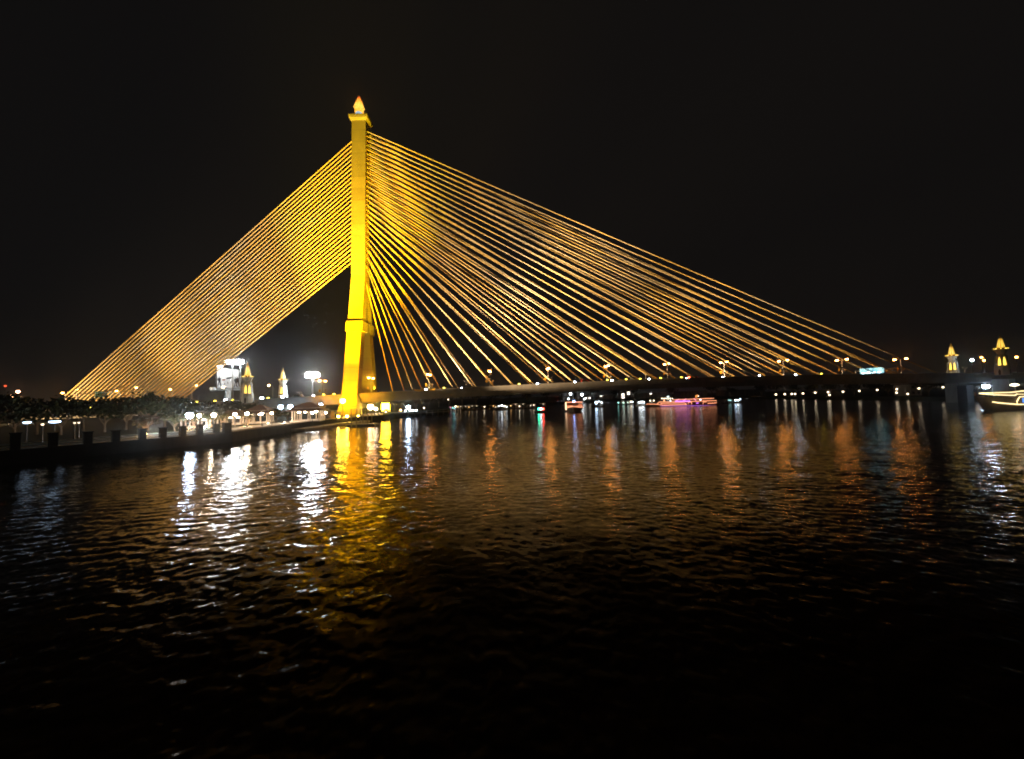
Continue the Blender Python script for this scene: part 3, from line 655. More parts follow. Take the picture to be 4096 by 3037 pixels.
# ------------------------------------------------------------------ trees
def tree_proto(seed, H_, R_, leafm, n=900, trunk=.22):
    rnd = random.Random(seed); r = empty('tree', (0, 0, 0), 'x', 'tree'); mb = MB(); limbs = []
    top = H_ * .42; mb.tube([(0, 0, 0), (rnd.uniform(-.2, .2), rnd.uniform(-.2, .2), top * .55), (rnd.uniform(-.35, .35), rnd.uniform(-.35, .35), top)], [trunk * 1.3, trunk, trunk * .8], 8)
    nb = 6
    for k in range(nb):
        a = 2 * PI * k / nb + rnd.uniform(-.4, .4); l = R_ * rnd.uniform(.55, .85); z1 = H_ * rnd.uniform(.6, .85); s = top * rnd.uniform(.45, 1)
        e = Vector((math.cos(a) * l, math.sin(a) * l, z1)); mb.tube([(0, 0, s), e * .5 + Vector((0, 0, s * .45)), e], [trunk * .6, trunk * .38, .04], 6); limbs.append(e)
    mb.build('trunk', BARK, r); cr = MB()
    clumps = []
    for e in limbs: clumps.append((e, R_ * rnd.uniform(.38, .55)))
    for _ in range(7):
        a = rnd.uniform(0, 2 * PI); d = R_ * rnd.uniform(0, .75); clumps.append((Vector((math.cos(a) * d, math.sin(a) * d, H_ * rnd.uniform(.55, .92))), R_ * rnd.uniform(.25, .48)))
    for _ in range(n):
        c, q = rnd.choice(clumps); v = Vector((rnd.gauss(0, 1), rnd.gauss(0, 1), rnd.gauss(0, .7))).normalized() * q * rnd.uniform(.45, 1.08) ** .6
        p = c + v; s = R_ * rnd.uniform(.06, .13); n_ = Vector((rnd.gauss(0, 1), rnd.gauss(0, 1), rnd.gauss(0, 1))).normalized(); a = n_.orthogonal().normalized(); b = n_.cross(a)
        cr.add([p - a * s, p - b * s * .55, p + a * s, p + b * s * .55], [(0, 1, 2, 3)])
    cr.build('crown', leafm, r); return r
TP = [tree_proto(11, 8.0, 4.2, LEAF[0]), tree_proto(12, 7.0, 3.6, LEAF[1]), tree_proto(13, 9.0, 4.6, LEAF[2]), tree_proto(14, 5.2, 2.6, LEAF[1], 600, .15)]
TP_used = [False] * 4
TH = [8.0 * .98, 7.0 * .98, 9.0 * .98, 5.2 * .98]
def tree(px, Y, kind, sc, label, group, z=GZ, rz=None, top=None):
    if not TP_used[kind]: o = TP[kind]; TP_used[kind] = True
    else: o = copy_tree(TP[kind])
    p = at(px, 1650, Y); o.location = (p.x, Y, z); hs = sc if top is None else (at(px, top, Y).z - z) / TH[kind]; o.scale = (sc, sc, hs); o.rotation_euler = (0, 0, random.uniform(0, 6.28) if rz is None else rz)
    return tag(o, label, 'tree', group)
g = 'dark trees along the left promenade'
for px, Y, k, sc, lab in (
    (-40, 78, 2, 1.0, 'dark tree cut by the left edge of the picture'), (60, 88, 0, 1.12, 'dark broad tree behind the leftmost balustrade piers'),
    (150, 96, 2, .98, 'dark tree standing between the two long white lamps at far left'), (245, 92, 0, 1.05, 'dark tree behind the right-hand long white lamp at far left'),
    (335, 104, 2, 1.05, 'dark tree below the left post of the green road sign'), (420, 98, 0, 1.1, 'dark tree right below the green road sign'),
    (505, 106, 2, 1.2, 'dark tree right of the green road sign with an orange street lamp over it'), (590, 100, 0, 1.25, 'tall dark tree under the lowest back stays, left one'),
    (660, 106, 2, 1.22, 'tall dark tree under the lowest back stays, right one'), (730, 110, 0, 1.08, 'dark tree left of the brightest white riverside lamp'),
    (805, 122, 2, .98, 'dark tree behind the leftmost pavilion'), (870, 128, 1, 1.2, 'olive tree between the two left pavilions'),
    (930, 134, 0, 1.0, 'dark tree behind the pavilion below the billboard'), (990, 138, 1, 1.28, 'olive tree in front of the foot of the larger left spired tower'),
    (1105, 128, 3, 1.0, 'small uplit tree left of the largest pavilion, next to the pavilion below the towers'), (1150, 132, 3, 1.05, 'small uplit tree just left of the largest pavilion'),
    (1172, 136, 3, .9, 'smallest tree, half hidden behind the left corner of the largest pavilion')):
    tree(px, Y, k, sc, lab, g, top=float(np.interp(px, (-40, 60, 150, 245, 335, 420, 505, 590, 660, 730, 805, 930, 990, 1105, 1172), (1592, 1597, 1600, 1604, 1606, 1604, 1596, 1588, 1592, 1604, 1609, 1612, 1612, 1640, 1642))) + random.uniform(-3, 3))
g = 'frangipani trees with lit trunks in front of the pavilions'
for px, Y, sc, lab in ((585, 86, .8, 'small tree with warm uplit forked trunk left of the pavilions'), (700, 96, .85, 'small tree with white-lit trunk left of the brightest lamp'),
    (775, 100, .85, 'small tree with pale trunk right behind the brightest lamp'), (835, 104, .8, 'small tree with pale forked trunk between the two left pavilions'), (890, 106, .85, 'small tree with amber uplit trunk below the billboard'),
    (993, 112, .8, 'small tree with amber uplit trunk between the two middle pavilions')):
    tree(px, Y, 3, sc, lab, g)
def uplight(px, Y, c, pw, label):
    p = at(px, 1690, Y); o = empty('ground_uplight', (p.x, Y, GZ + .1), label, 'uplight', 'uplights under the trees')
    MB().lathe([(.16, 0), (.2, .18), (.12, .22)], 10).build('housing', DARK, o); MB().lathe([(.1, .23), (.17, .25), (.1, .3)], 10).build('lens', glow(c, 40), o)
    light('POINT', 'uplight_bulb', o, (p.x, Y - .3, GZ + .75), pw, c, size=.15); return o
for px, Y, c, pw, lab in ((587, 84, WARM, 2200, 'warm uplight at the foot of the forked tree left of the pavilions'), (640, 92, WHITE, 3200, 'white uplight among the trees left of the brightest lamp'), (757, 98, WARM, 2200, 'warm uplight below the brightest white lamp'),
    (820, 102, WHITE, 3200, 'white uplight between the two left pavilions'), (893, 104, WARM, 2200, 'warm uplight at the foot of the tree below the billboard'), (988, 110, WARM, 2200, 'warm uplight at the foot of the tree between the middle pavilions'), (1073, 116, CREAM, 500, 'uplight just right of the pavilion below the two towers'), (1138, 118, CREAM, 1500, 'uplight left of the largest pavilion')):
    uplight(px, Y, c, pw, lab)

# ------------------------------------------------------------------ lamps on the left bank
G1 = 'lamp posts along the left promenade'
def plamp(px, py, Y, c, s, r_, label, grp=G1): return pole_lamp(px, py, Y, GZ + .1, c, s, r_, label, group=grp)
plamp(758, 1662, 96, BLUE, 170, .75, 'brightest white lamp of the left promenade, left of all pavilions')
plamp(797, 1663, 97, CREAM, 120, .42, 'cream lamp just right of the brightest white lamp')
plamp(855, 1660, 99, CREAM, 230, .48, 'white lamp between the two left pavilions')
plamp(940, 1657, 103, CREAM, 170, .4, 'cream lamp under the right eave of the pavilion below the billboard')
plamp(988, 1655, 105, CREAM, 170, .4, 'cream lamp in the gap between the two middle pavilions')
plamp(1048, 1655, 108, CREAM, 45, .36, 'cream lamp in front of the pavilion below the two towers')
plamp(1087, 1653, 112, CREAM, 45, .36, 'cream lamp right of the pavilion below the two towers')
plamp(1249, 1652, 116, CREAM, 45, .38, 'cream lamp in front of the middle of the largest pavilion')
plamp(1303, 1651, 126, CREAM, 40, .36, 'cream lamp at the right corner of the largest pavilion')
plamp(1353, 1666, 140, (1, .62, .08), 110, .42, 'low white globe lamp at the left foot of the pylon')
plamp(1388, 1665, 141, (1, .62, .08), 130, .42, 'low white globe lamp in front of the foot of the near pylon leg')
plamp(1433, 1664, 150, (1, .6, .05), 110, .36, 'small globe lamp behind the mooring posts')
plamp(170, 1698, 72, CREAM, 3.5, .2, 'dim globe lamp between the two long white lamps at far left')
plamp(298, 1692, 76, CREAM, 2.5, .18, 'dim globe lamp right of the long white lamps, left of a pair')
plamp(315, 1691, 76.5, CREAM, 2.5, .18, 'dim globe lamp right of the long white lamps, right of a pair')
def long_lamp(px, py, Y, w, s, label):
    h = at(px, py, Y); o = empty('park_lamp', (h.x, Y, GZ), label, 'park lamp', 'long white lamps at far left'); H_ = h.z - GZ
    MB().tube([(0, 0, 0), (0, 0, H_)], .07, 8).build('post', DARK, o); MB().box((0, 0, H_ + .28), (w * 1.3, .7, .1)).build('shade', DARK, o)
    MB().lathe([(w * .12, -.14), (w * .4, -.08), (w * .5, .1), (w * .45, .2)], 12, (0, 0, H_)).build('tube', glow(BLUE, s), o)
long_lamp(108, 1692, 72, 1.1, 4.5, 'long white park lamp nearest the left edge'); long_lamp(219, 1689, 72, 1.6, 7, 'brighter long white park lamp, right of its neighbour at far left')
for px, py, Y, c, s, r_, lab in ((72, 1567, 230, (1, .45, .22), 45, .75, 'warm lamp of the left pair above the dark trees, the higher one'), (50, 1584, 225, (1, .42, .2), 45, .75, 'warm lamp of the left pair above the dark trees, the lower one'), (21, 1544, 330, (1, .12, .04), 1.6, .9, 'dim red beacon at the far left edge of the picture')):
    pole_lamp(px, py, Y, GZ, c, s, r_, lab, group='lamps above the trees at far left')
# lights fixed under the bridge left of the pylon
for px, py, Y, r_, lab in ((1123, 1628, 166, .9, 'white floodlight on a pole in front of the bridge girder, left of a pair'), (1161, 1627, 166, .9, 'white floodlight on a pole in front of the bridge girder, right of a pair'), (1283, 1620, 168, .75, 'white floodlight above the right roof slope of the largest pavilion')):
    pole_lamp(px, py, Y, GZ, BLUE, 42, r_, lab, 'floodlight_post', 'floodlight', 'white floodlights below the bridge left of the pylon')
plx = pole_lamp(1371, 1604, 150, GZ, (1, .6, .03), 100, 1.05, 'large cream-yellow lamp in front of the left edge of the near pylon leg', 'floodlight_post', 'floodlight')

# pylon surroundings ------------------------------------------------------------
def wall_box(px0, px1, py0, py1, Y, d, m, name, label, cat):
    a, b = at(px0, py1, Y), at(px1, py0, Y); o = empty(name, ((a.x + b.x) / 2, Y, GZ), label, cat)
    h = b.z - GZ; w = b.x - a.x
    MB().box((0, 0, h / 2), (w, d, h)).build('wall', m, o); MB().box((0, 0, h + .1), (w + .4, d + .4, .2)).build('roof', DARK, o)
    MB().box((w * .18, -d / 2 - .03, h * .42), (w * .3, .05, h * .8)).build('door', DARK, o); MB().box((-w * .25, -d / 2 - .03, h * .6), (w * .26, .05, h * .3)).build('window', glow(WARM, .6), o)
    return o
wall_box(1288, 1330, 1646, 1690, 142, 3, mat('brick_hut', (.2, .12, .08), .9, 2, .3), 'kiosk', 'small kiosk between the largest pavilion and the pylon', 'kiosk')
wall_box(1332, 1358, 1650, 1690, 148, 2.5, CREAMP, 'guard_hut', 'narrow cream hut at the left foot of the pylon', 'hut')
# yellow flood panel, warm floods under the deck
def big_flood(px, py, Y, w, h, c, s, label, name='floodlight'):
    p = at(px, py, Y); o = empty(name, (p.x, Y, GZ), label, 'floodlight'); H_ = p.z - GZ
    for k in (-.35, .35): MB().tube([(k * w, .3, 0), (k * w, .3, H_)], .1, 8).build('leg', STEEL, o)
    MB().box((0, .18, H_), (w * 1.08, .3, h * 1.08)).build('housing', DARK, o); MB().box((0, 0, H_), (w, .06, h), 0, 0).build('lens', glow(c, s), o); return o
fp = big_flood(1542, 1628, 176, 3.6, 3.4, (1, .6, .02), 60, 'large square yellow floodlight under the deck right of the pylon')
fw1 = pole_lamp(1482, 1628, 176, GZ, (1, .66, .3), 40, 1.35, 'large warm floodlight under the deck between the pylon legs', 'floodlight_post', 'floodlight', 'warm floodlights at the far pylon leg')
pole_lamp(1503, 1636, 177.5, GZ, (1, .85, .7), 18, .8, 'smaller warm floodlight beside the far pylon leg', 'floodlight_post', 'floodlight', 'warm floodlights at the far pylon leg')
plamp(1543, 1648, 170, CREAM, 12, .3, 'small globe lamp below the square yellow floodlight', None)
G2 = 'lamps on the bank right of the pylon'
for px, py, Y, c, s, r_, lab in ((1603, 1641, 190, WARM, 25, .4, 'small warm lamp on the bank right of the square yellow floodlight'), (1633, 1629, 192, BLUE, 110, .85, 'round blue-white lamp on the bank right of the square yellow floodlight'), (1622, 1643, 196, WHITE, 25, .35, 'small white lamp just left below the round blue-white lamp'),
    (1640, 1642, 198, WHITE, 25, .35, 'small white lamp just right below the round blue-white lamp'), (1652, 1642, 200, WHITE, 25, .4, 'white lamp of the row right of the round blue-white lamp, left one'), (1665, 1642, 201, WHITE, 25, .4, 'white lamp of the row right of the round blue-white lamp, right one'), (1696, 1632, 230, CREAM, 5, .5, 'dim cream lamp on the dark bank left of the jetty piles')):
    plamp(px, py, Y, c, s, r_, lab, G2)
# white gabled stall under the yellow flood
p = at(1545, 1660, 170); o = empty('market_stall', (p.x, 170, GZ), 'small white gabled stall below the square yellow floodlight', 'stall')
MB().loft([[(-1.5, s * 1.0, 1.2), (1.5, s * 1.0, 1.2), (1.7, s * 1.1, 1.25), (0, s * 1.1, 2.3), (-1.7, s * 1.1, 1.25)] for s in (-1, 1)]).build('canopy', WHITEP, o)
for sx in (-1.4, 1.4):
    for sy in (-.9, .9): MB().box((sx, sy, .6), (.1, .1, 1.2)).build('leg', STEEL, o)
MB().box((0, 0, .45), (2.2, 1.2, .9)).build('counter', CREAMP, o)
# mooring pontoon with tall posts
p = at(1450, 1700, 129); o = empty('mooring_pontoon', (p.x, 129, 0), 'floating pontoon held between tall mooring posts in front of the pylon', 'pontoon')
MB().box((0, .5, .25), (9.4, 4.5, .9)).build('float', DARK, o); MB().box((-1.2, -.3, .78), (5.5, 2.6, .14)).build('deck', CREAMP, o)
tops = []
for px, ty, by, dy in ((1405, 1635, 1706, -1.9), (1425, 1635, 1706, -2.1), (1441, 1636, 1690, 2.4), (1451, 1636, 1690, 2.5), (1470, 1648, 1700, .2), (1487, 1648, 1695, 1.4)):
    q = at(px, ty, 129 + dy); MB().tube([(q.x - p.x, dy, -2), (q.x - p.x, dy, q.z)], .17, 8).build('mooring_post', mat('weathered_pile', (.3, .25, .2), .9, 2, .3), o); tops.append((q.x - p.x, dy, q.z))
for a, b in ((0, 1), (1, 2), (2, 3), (4, 5)): MB().tube([Vector(tops[a]) - Vector((0, 0, .3)), Vector(tops[b]) - Vector((0, 0, .3))], .08, 6).build('brace', STEEL, o)
# jetty and pile cluster right of the pylon
a, b = Vector((-52, 188, 0)), Vector((-33, 211, 0)); d = (b - a); o = empty('jetty', a, 'low pale jetty reaching out to the right from the bank behind the pylon', 'jetty')
MB().loft([[(d.x * t, d.y * t - .9, 1.3), (d.x * t, d.y * t + .9, 1.3), (d.x * t, d.y * t + .9, 1.65), (d.x * t, d.y * t - .9, 1.65)] for t in (0, .5, 1)]).build('deck', CONC2, o)
MB().tube([(0, -.8, 2.6), (d.x, d.y - .8, 2.6)], .06, 6).build('handrail', STEEL, o)
for k in range(9): MB().tube([(d.x * k / 8, d.y * k / 8 - .7, -2), (d.x * k / 8, d.y * k / 8 - .7, 2.6)], .12, 8).build('pile', CONC2, o)
o = empty('pile_cluster', (b.x + 1, b.y, 0), 'cluster of pale mooring piles at the end of the jetty', 'mooring piles')
for k, (dx, dy, h) in enumerate(((-2.6, 0, 3.4), (-1.3, 1, 3.8), (0, -.8, 3.6), (1.2, .8, 3.7), (2.6, 0, 3.2))): MB().tube([(dx, dy, -2), (dx, dy, h)], .3, 10).build('pile', RAILM, o)
MB().box((0, 0, 3.0), (5.6, .3, .3)).build('crossbeam', RAILM, o)

# ------------------------------------------------------------------ boats
def hull_mesh(L_, W_, H_, n=14, bow=.45, sheer=.35):
    mb = MB(); rings = []
    for k in range(n + 1):
        t = k / n; y = -L_ / 2 + L_ * t                       # bow at -y
        w = W_ / 2 * min(1, (t / bow)) ** .6 if t < bow else W_ / 2 * (1 - .12 * ((t - bow) / (1 - bow)) ** 2); w = max(w, .04)
        h = H_ * (1 + sheer * max(0, 1 - t / .5) ** 2); d = .35 * H_
        rings.append([(-w * .7, y + (1 - t) * H_ * .5 * max(0, 1 - t / .4), -d), (w * .7, y + (1 - t) * H_ * .5 * max(0, 1 - t / .4), -d), (w, y, h), (-w, y, h)])
    mb.loft(rings); return mb, rings
def strip_tube(pts, r_, c, s, parent, name='light_strip'): return MB().tube(pts, r_, 6, cap=True).build(name, glow(c, s), parent)
def ferry():
    p = onz(2308, 1649, 0); D = p.y; o = empty('ferry_boat', (p.x, D + 7, 0), 'ferry boat seen bow-on, outlined with peach light strips and a blue lamp', 'boat', rz=-.24)
    L_, W_ = 15, 9.2; mb, rg = hull_mesh(L_, W_, 2.1, bow=.5); mb.build('hull', HULL2, o)
    for i in (2, 3): strip_tube([(v := r[i])[0:1] + (v[1], v[2] + .1) for r in rg[:10]], .13, PEACH, 2.6, o)
    strip_tube([(-W_ / 2 + .1, -1.0, 1.0), (-W_ / 2 + .1, -1.0, 4.9)], .3, (1, .62, .35), 3.2, o, 'corner_light')
    MB().box((0, 2.2, 5.05), (W_ * .92, 8.6, .25)).build('roof', DARK, o)
    strip_tube([(-W_ * .46, -2.2, 5.05), (W_ * .46, -2.2, 5.05)], .17, PEACH, 2.6, o); strip_tube([(-W_ * .46, -2.2, 5.05), (-W_ * .46, 6, 5.05)], .14, PEACH, 2.4, o)
    for a, b in ((-W_ * .46, -W_ * .1), (W_ * .14, W_ * .46)): strip_tube([(a, -2.1, 3.0), (b, -2.1, 3.0)], .14, PEACH, 2.4, o)
    MB().box((.1, -.5, 3.4), (W_ * .18, 2.6, 3.0)).build('wheelhouse', HULL2, o); MB().box((0, 3, 3.3), (W_ * .86, 6.4, 1.6)).build('cabin', mat('dim_red_cabin', (.25, .07, .03), .7), o)
    for k in range(5): MB().box((W_ * (.24 + .045 * k), -.28, 3.9), (.16, .1, .7)).build('window_lamp', glow(PEACH, 1.6), o)
    for sx in (-.44, .44):
        for y in (-1.9, 6): MB().tube([(sx * W_, y, 2), (sx * W_, y, 5)], .09, 6).build('roof_post', STEEL, o)
    MB().ball((-.1, -2.3, 5.5), .36).build('signal_lamp', glow((.25, .4, 1), 40), o)
ferry()
def cruise():
    a, b = onz(2588, 1624, 0), onz(2867, 1626, 0); Y = 245; x0, x1 = at(2588, 1620, Y).x, at(2867, 1620, Y).x; L_ = x1 - x0
    o = empty('cruise_boat', ((x0 + x1) / 2, Y, 0), 'long low cruise boat outlined in pink and peach light strips', 'boat', rz=0)
    mb, rg = hull_mesh(L_, 7.0, 1.7, bow=.25, sheer=.5); h = mb.build('hull', HULL, o); h.rotation_euler = (0, 0, -PI / 2); h.scale = (1, 1, 1)
    bowdir = -1
    def X_(px): return at(px, 1610, Y - 3.5).x - (x0 + x1) / 2
    def Z_(px, py): return at(px, py, Y - 3.5).z
    def S(pts, c=PEACH, s=2.6, r_=.14): strip_tube([(X_(q[0]), -3.6, Z_(*q)) for q in pts], r_, c, s, o)
    PK = (1, .22, .5); VI = (.6, .16, 1)
    def seg(px0, px1, py0, py1, m, name, y=-3.3, d=6.6):
        A, B = X_(px0), X_(px1); za, zb = Z_((px0 + px1) / 2, py1), Z_((px0 + px1) / 2, py0); return MB().box(((A + B) / 2, y + d / 2, (za + zb) / 2), (B - A, d, zb - za)).build(name, m, o)
    seg(2640, 2866, 1609, 1621, mat('cabin_dark_red', (.16, .06, .04), .7), 'lower_cabin'); seg(2700, 2850, 1596, 1608.6, mat('upper_saloon', (.12, .04, .08), .6), 'upper_saloon', -3.0, 6.0); 
    seg(2692, 2856, 1593.4, 1595.4, DARK, 'roof', -3.6, 7.2)
    S([(2690, 1600), (2856, 1593.5)]); S([(2628, 1616), (2638, 1608), (2715, 1607.5)]); S([(2715, 1607.5), (2760, 1606.5)], PK, 2.6, .18); S([(2760, 1606.5), (2865, 1602.5), (2865, 1612), (2830, 1614)])
    S([(2585, 1616.5), (2632, 1617.5), (2642, 1621)]); S([(2642, 1614), (2738, 1612), (2746, 1618.5), (2648, 1621), (2642, 1614)]); S([(2703, 1606), (2716, 1596.5)], PK); S([(2732, 1605), (2744, 1596)], PK); S([(2784, 1603), (2776, 1594.5)], PK)
    S([(2753, 1618), (2753, 1609), (2766, 1609), (2766, 1618)]); S([(2812, 1617), (2812, 1608.5), (2826, 1608)]); S([(2784, 1613), (2790, 1610.5), (2796, 1612), (2791, 1615), (2784, 1613)], VI, 2.4, .12)
    S([(2700, 1606.3), (2760, 1604.5)], VI, 2.2, .3); S([(2640, 1624), (2866, 1621.8)], VI, .9, .12)
    for k in range(6): MB().ball((X_(2652 + k * 8.4), -2, Z_(2652 + k * 8.4, 1594.5 + (k % 2) * .6)), .3).build('party_lamp', glow(CREAM, 7), o)
    for q, c in ((2683, WHITE), (2658, PEACH), (2803, WHITE), (2616, CREAM), (2602, CREAM)): MB().ball((X_(q), -3.2, Z_(q, 1603 if q != 2803 else 1599.5)), .34).build('deck_lamp', glow(c, 7), o)
    MB().tube([(X_(2656), -2, 1.8), (X_(2656), -2, Z_(2656, 1594))], .06, 6).build('mast', STEEL, o)
    MB().tube([(X_(2696), -2, 1.8), (X_(2696), -2, Z_(2696, 1594))], .06, 6).build('mast', STEEL, o)
    MB().tube([(X_(2652), -2, Z_(2652, 1595)), (X_(2696), -2, Z_(2696, 1595))], .04, 6).build('lamp_wire', STEEL, o)
    f = MB().loft([[(X_(2790), -1, Z_(2790, 1594)), (X_(2793), -.4, Z_(2793, 1594)), (X_(2802), -1, Z_(2802, 1584)), (X_(2789), -1.4, Z_(2789, 1582))], [(X_(2791), -1, Z_(2791, 1593)), (X_(2794), -.4, Z_(2794, 1593)), (X_(2800), -1, Z_(2800, 1579)), (X_(2797), -1.4, Z_(2797, 1579))]]); f.build('stern_ornament', glow(SODIUM, 1.1), o)
cruise()
def gold_boat():
    Y = 131; o = empty('river_boat', (at(4030, 1640, Y).x, Y, 0), 'tan river boat with cream light strips entering at the right edge of the picture', 'boat')
    x_ = o.location.x; X_ = lambda px: at(px, 1600, Y - 2.6).x - x_; Z_ = lambda px, py: at(px, py, Y - 2.6).z
    L_ = 30; bx = X_(3938)
    mb = MB(); rings = []
    for k in range(13):
        t = k / 12; x = bx + L_ * t; w = 2.7 * min(1, max(.02, t / .3)) ** .65; top = 5.0 - 1.2 * min(1, t / .5) + .0; off = (1 - min(1, t / .35)) * 3.0
        rings.append([(x + off, -w * .75, -.5), (x + off, w * .75, -.5), (x, w, top), (x, -w, top)])
    mb.loft(rings); mb.build('hull', mat('shadowed_boat_hull', (.13, .1, .06), .6, .8, .25), o)
    S = lambda pts, r_=.17, c=(1, .76, .36), s=2.3: strip_tube([(X_(a), -2.95 if a > 3985 else -1.2 - 1.7 * (a - 3937) / 48, Z_(a, b)) for a, b in pts], r_, c, s, o)
    S([(3938, 1574), (3970, 1572), (4040, 1570), (4100, 1563), (4300, 1552)]); S([(3938, 1574), (3975, 1579), (4055, 1582), (4064, 1577), (4100, 1577), (4300, 1577)])
    S([(3972, 1608), (3990, 1612), (4060, 1618), (4100, 1618), (4300, 1622)], .2); S([(4062, 1617), (4062, 1606), (4074, 1588), (4100, 1586), (4300, 1582)], .16)
    c = MB(); c.box((X_(4200), 0, Z_(4200, 1600)), (X_(4320) - X_(4082), 5.75, 3.0)); c.build('cabin', HULL2, o)
    MB().box((X_(4125), -2.9, Z_(4125, 1601)), (X_(4160) - X_(4080), .06, 1.45)).build('window', glow((.07, .3, 1), 1.4), o)
    MB().box((X_(4250), -2.9, Z_(4250, 1601)), (X_(4290) - X_(4190), .06, 1.45)).build('window', glow((.07, .3, 1), 1.4), o)
    MB().box((X_(4200), 0, Z_(4200, 1572)), (X_(4330) - X_(4060), 6.2, .3)).build('roof', CREAMP, o)
    MB().lathe([(.05, -.5), (.9, -.3), (1.0, 0), (.05, .3)], 12, (X_(4088), -1, Z_(4088, 1538))).build('mast_lamp', glow(CREAM, 10), o); MB().tube([(X_(4088), -1, 3), (X_(4088), -1, Z_(4088, 1538))], .09, 6).build('mast', STEEL, o)
gold_boat()
def small_boat(px, Y, L_, lamp_py, lamps, label, group='small boats moored upstream', canopy=True, hull=HULL, rz=None):
    p = at(px, 1640, Y); o = empty('moored_boat', (p.x, Y, 0), label, 'boat', group, rz if rz is not None else random.uniform(1.1, 2.0))
    mb, rg = hull_mesh(L_, L_ * .26, .75, n=8); mb.build('hull', hull, o); lz = at(px, lamp_py, Y).z
    lz = max(lz, 1.9)
    if canopy:
        w = L_ * .12
        MB().loft([[(-w, y, lz + .15), (0, y, lz + .55), (w, y, lz + .15), (w, y, lz + .05), (0, y, lz + .42), (-w, y, lz + .05)] for y in (-L_ * .2, L_ * .38)]).build('canopy', CREAMP, o)
        for sx in (-1, 1):
            for y in (-L_ * .18, L_ * .36): MB().tube([(sx * w, y, .5), (sx * w, y, lz + .1)], .05, 6).build('canopy_post', STEEL, o)
    for dx, dz, c, s, r_ in lamps:
        MB().ball((0, -dx, lz + dz - .1), r_).build('lamp', glow(c, s), o)
        if not canopy: MB().tube([(0, -dx, .4), (0, -dx, lz + dz)], .05, 6).build('lamp_pole', STEEL, o)
    return o
rowpx = [(1843, 1626, 5), (1862, 1625, 4), (1876, 1632, 18), (1889, 1624, 5), (1907, 1624, 5), (1938, 1629, 28), (1974, 1624, 12), (2044, 1623, 16), (2063, 1617, 5), (2078, 1625, 24), (2093, 1616, 5), (2123, 1625, 12), (2136, 1620, 18), (2174, 1616, 5)]
for k, (px, py, s) in enumerate(rowpx):
    Y = 262 + (k % 3) * 6
    small_boat(px, Y, 7, py, [(0, 0, WARM if k in (2, 6, 7) else CREAM, s * .45, .3)], 'small dark moored boat with one lamp in the row upstream, %s from the jetty piles' % ORD[k])
small_boat(2004, 250, 10, 1628, [(-3.4, .3, CREAM, 14, .32), (-1.4, .7, WHITE, 14, .36), (.6, 1.1, WHITE, 20, .4), (2.4, .5, CREAM, 14, .36), (3.8, 0, WHITE, 10, .3)], 'moored boat with a cluster of white lamps in the middle of the row upstream', rz=1.57)
small_boat(1818, 236, 9, 1630, [(-2.4, .2, (1, .2, .5), 6, .32), (-1.0, .0, (.2, 1, .9), 6, .36), (.8, .6, CREAM, 14, .4), (2.2, .2, (1, .7, .3), 10, .36), (0, -.5, (.3, .8, 1), 6, .4)], 'moored boat with pink, turquoise and cream lamps just right of the jetty piles', rz=1.57)
o = small_boat(2164, 196, 7, 1636, [], 'small dark boat showing green, white and red navigation lamps side by side', None, canopy=False, rz=1.57)
for px, c, s in ((2155, (.03, 1, .45), 32), (2164, WHITE, 24), (2173, (1, .05, .03), 28)):
    q = at(px, 1636, 196); MB().ball((0, -(q.x - o.location.x), q.z), .42).build('navigation_lamp', glow(c, s), o)
    MB().tube([(0, -(q.x - o.location.x), .4), (0, -(q.x - o.location.x), q.z)], .06, 6).build('lamp_pole', STEEL, o)
small_boat(2395, 262, 9, 1611, [(-1.6, .1, BLUE, 20, .7), (.4, .9, WHITE, 6, .4), (2.2, .1, WHITE, 8, .45)], 'small boat with a bright blue-white lamp right of the ferry boat', None, canopy=False, rz=1.57)
small_boat(2500, 300, 14, 1611, [(-5, 0, (.4, 1, .85), 4, .5), (-1, .1, (.3, 1, .8), 6, .5), (2.5, 0, (.6, 1, .8), 4, .4), (5, .4, CREAM, 10, .5), (6.2, .3, WHITE, 10, .4)], 'low boat with faint green lamps left of the cruise boat', None, rz=1.57)
small_boat(2567, 268, 8, 1609, [(-1.6, 0, WHITE, 16, .45), (-.5, .2, WHITE, 24, .5), (.6, .2, WHITE, 24, .5), (1.7, 0, WHITE, 16, .45)], 'small white-lit boat just ahead of the bow of the cruise boat', None, hull=WHITEP, rz=1.57)
small_boat(2918, 272, 10, 1601, [(0, .2, (.5, .95, .9), 3, .5), (1.2, 0, (.5, .9, .9), 3, .4)], 'small boat with a dim turquoise lamp just behind the stern of the cruise boat', None, rz=1.57)
small_boat(2950, 268, 8, 1600, [(-1, 0, BLUE, 22, .5), (.8, 0, WHITE, 22, .5), (2.4, .7, BLUE, 6, .4)], 'small boat with two blue-white lamps right of the cruise boat', None, rz=1.57)

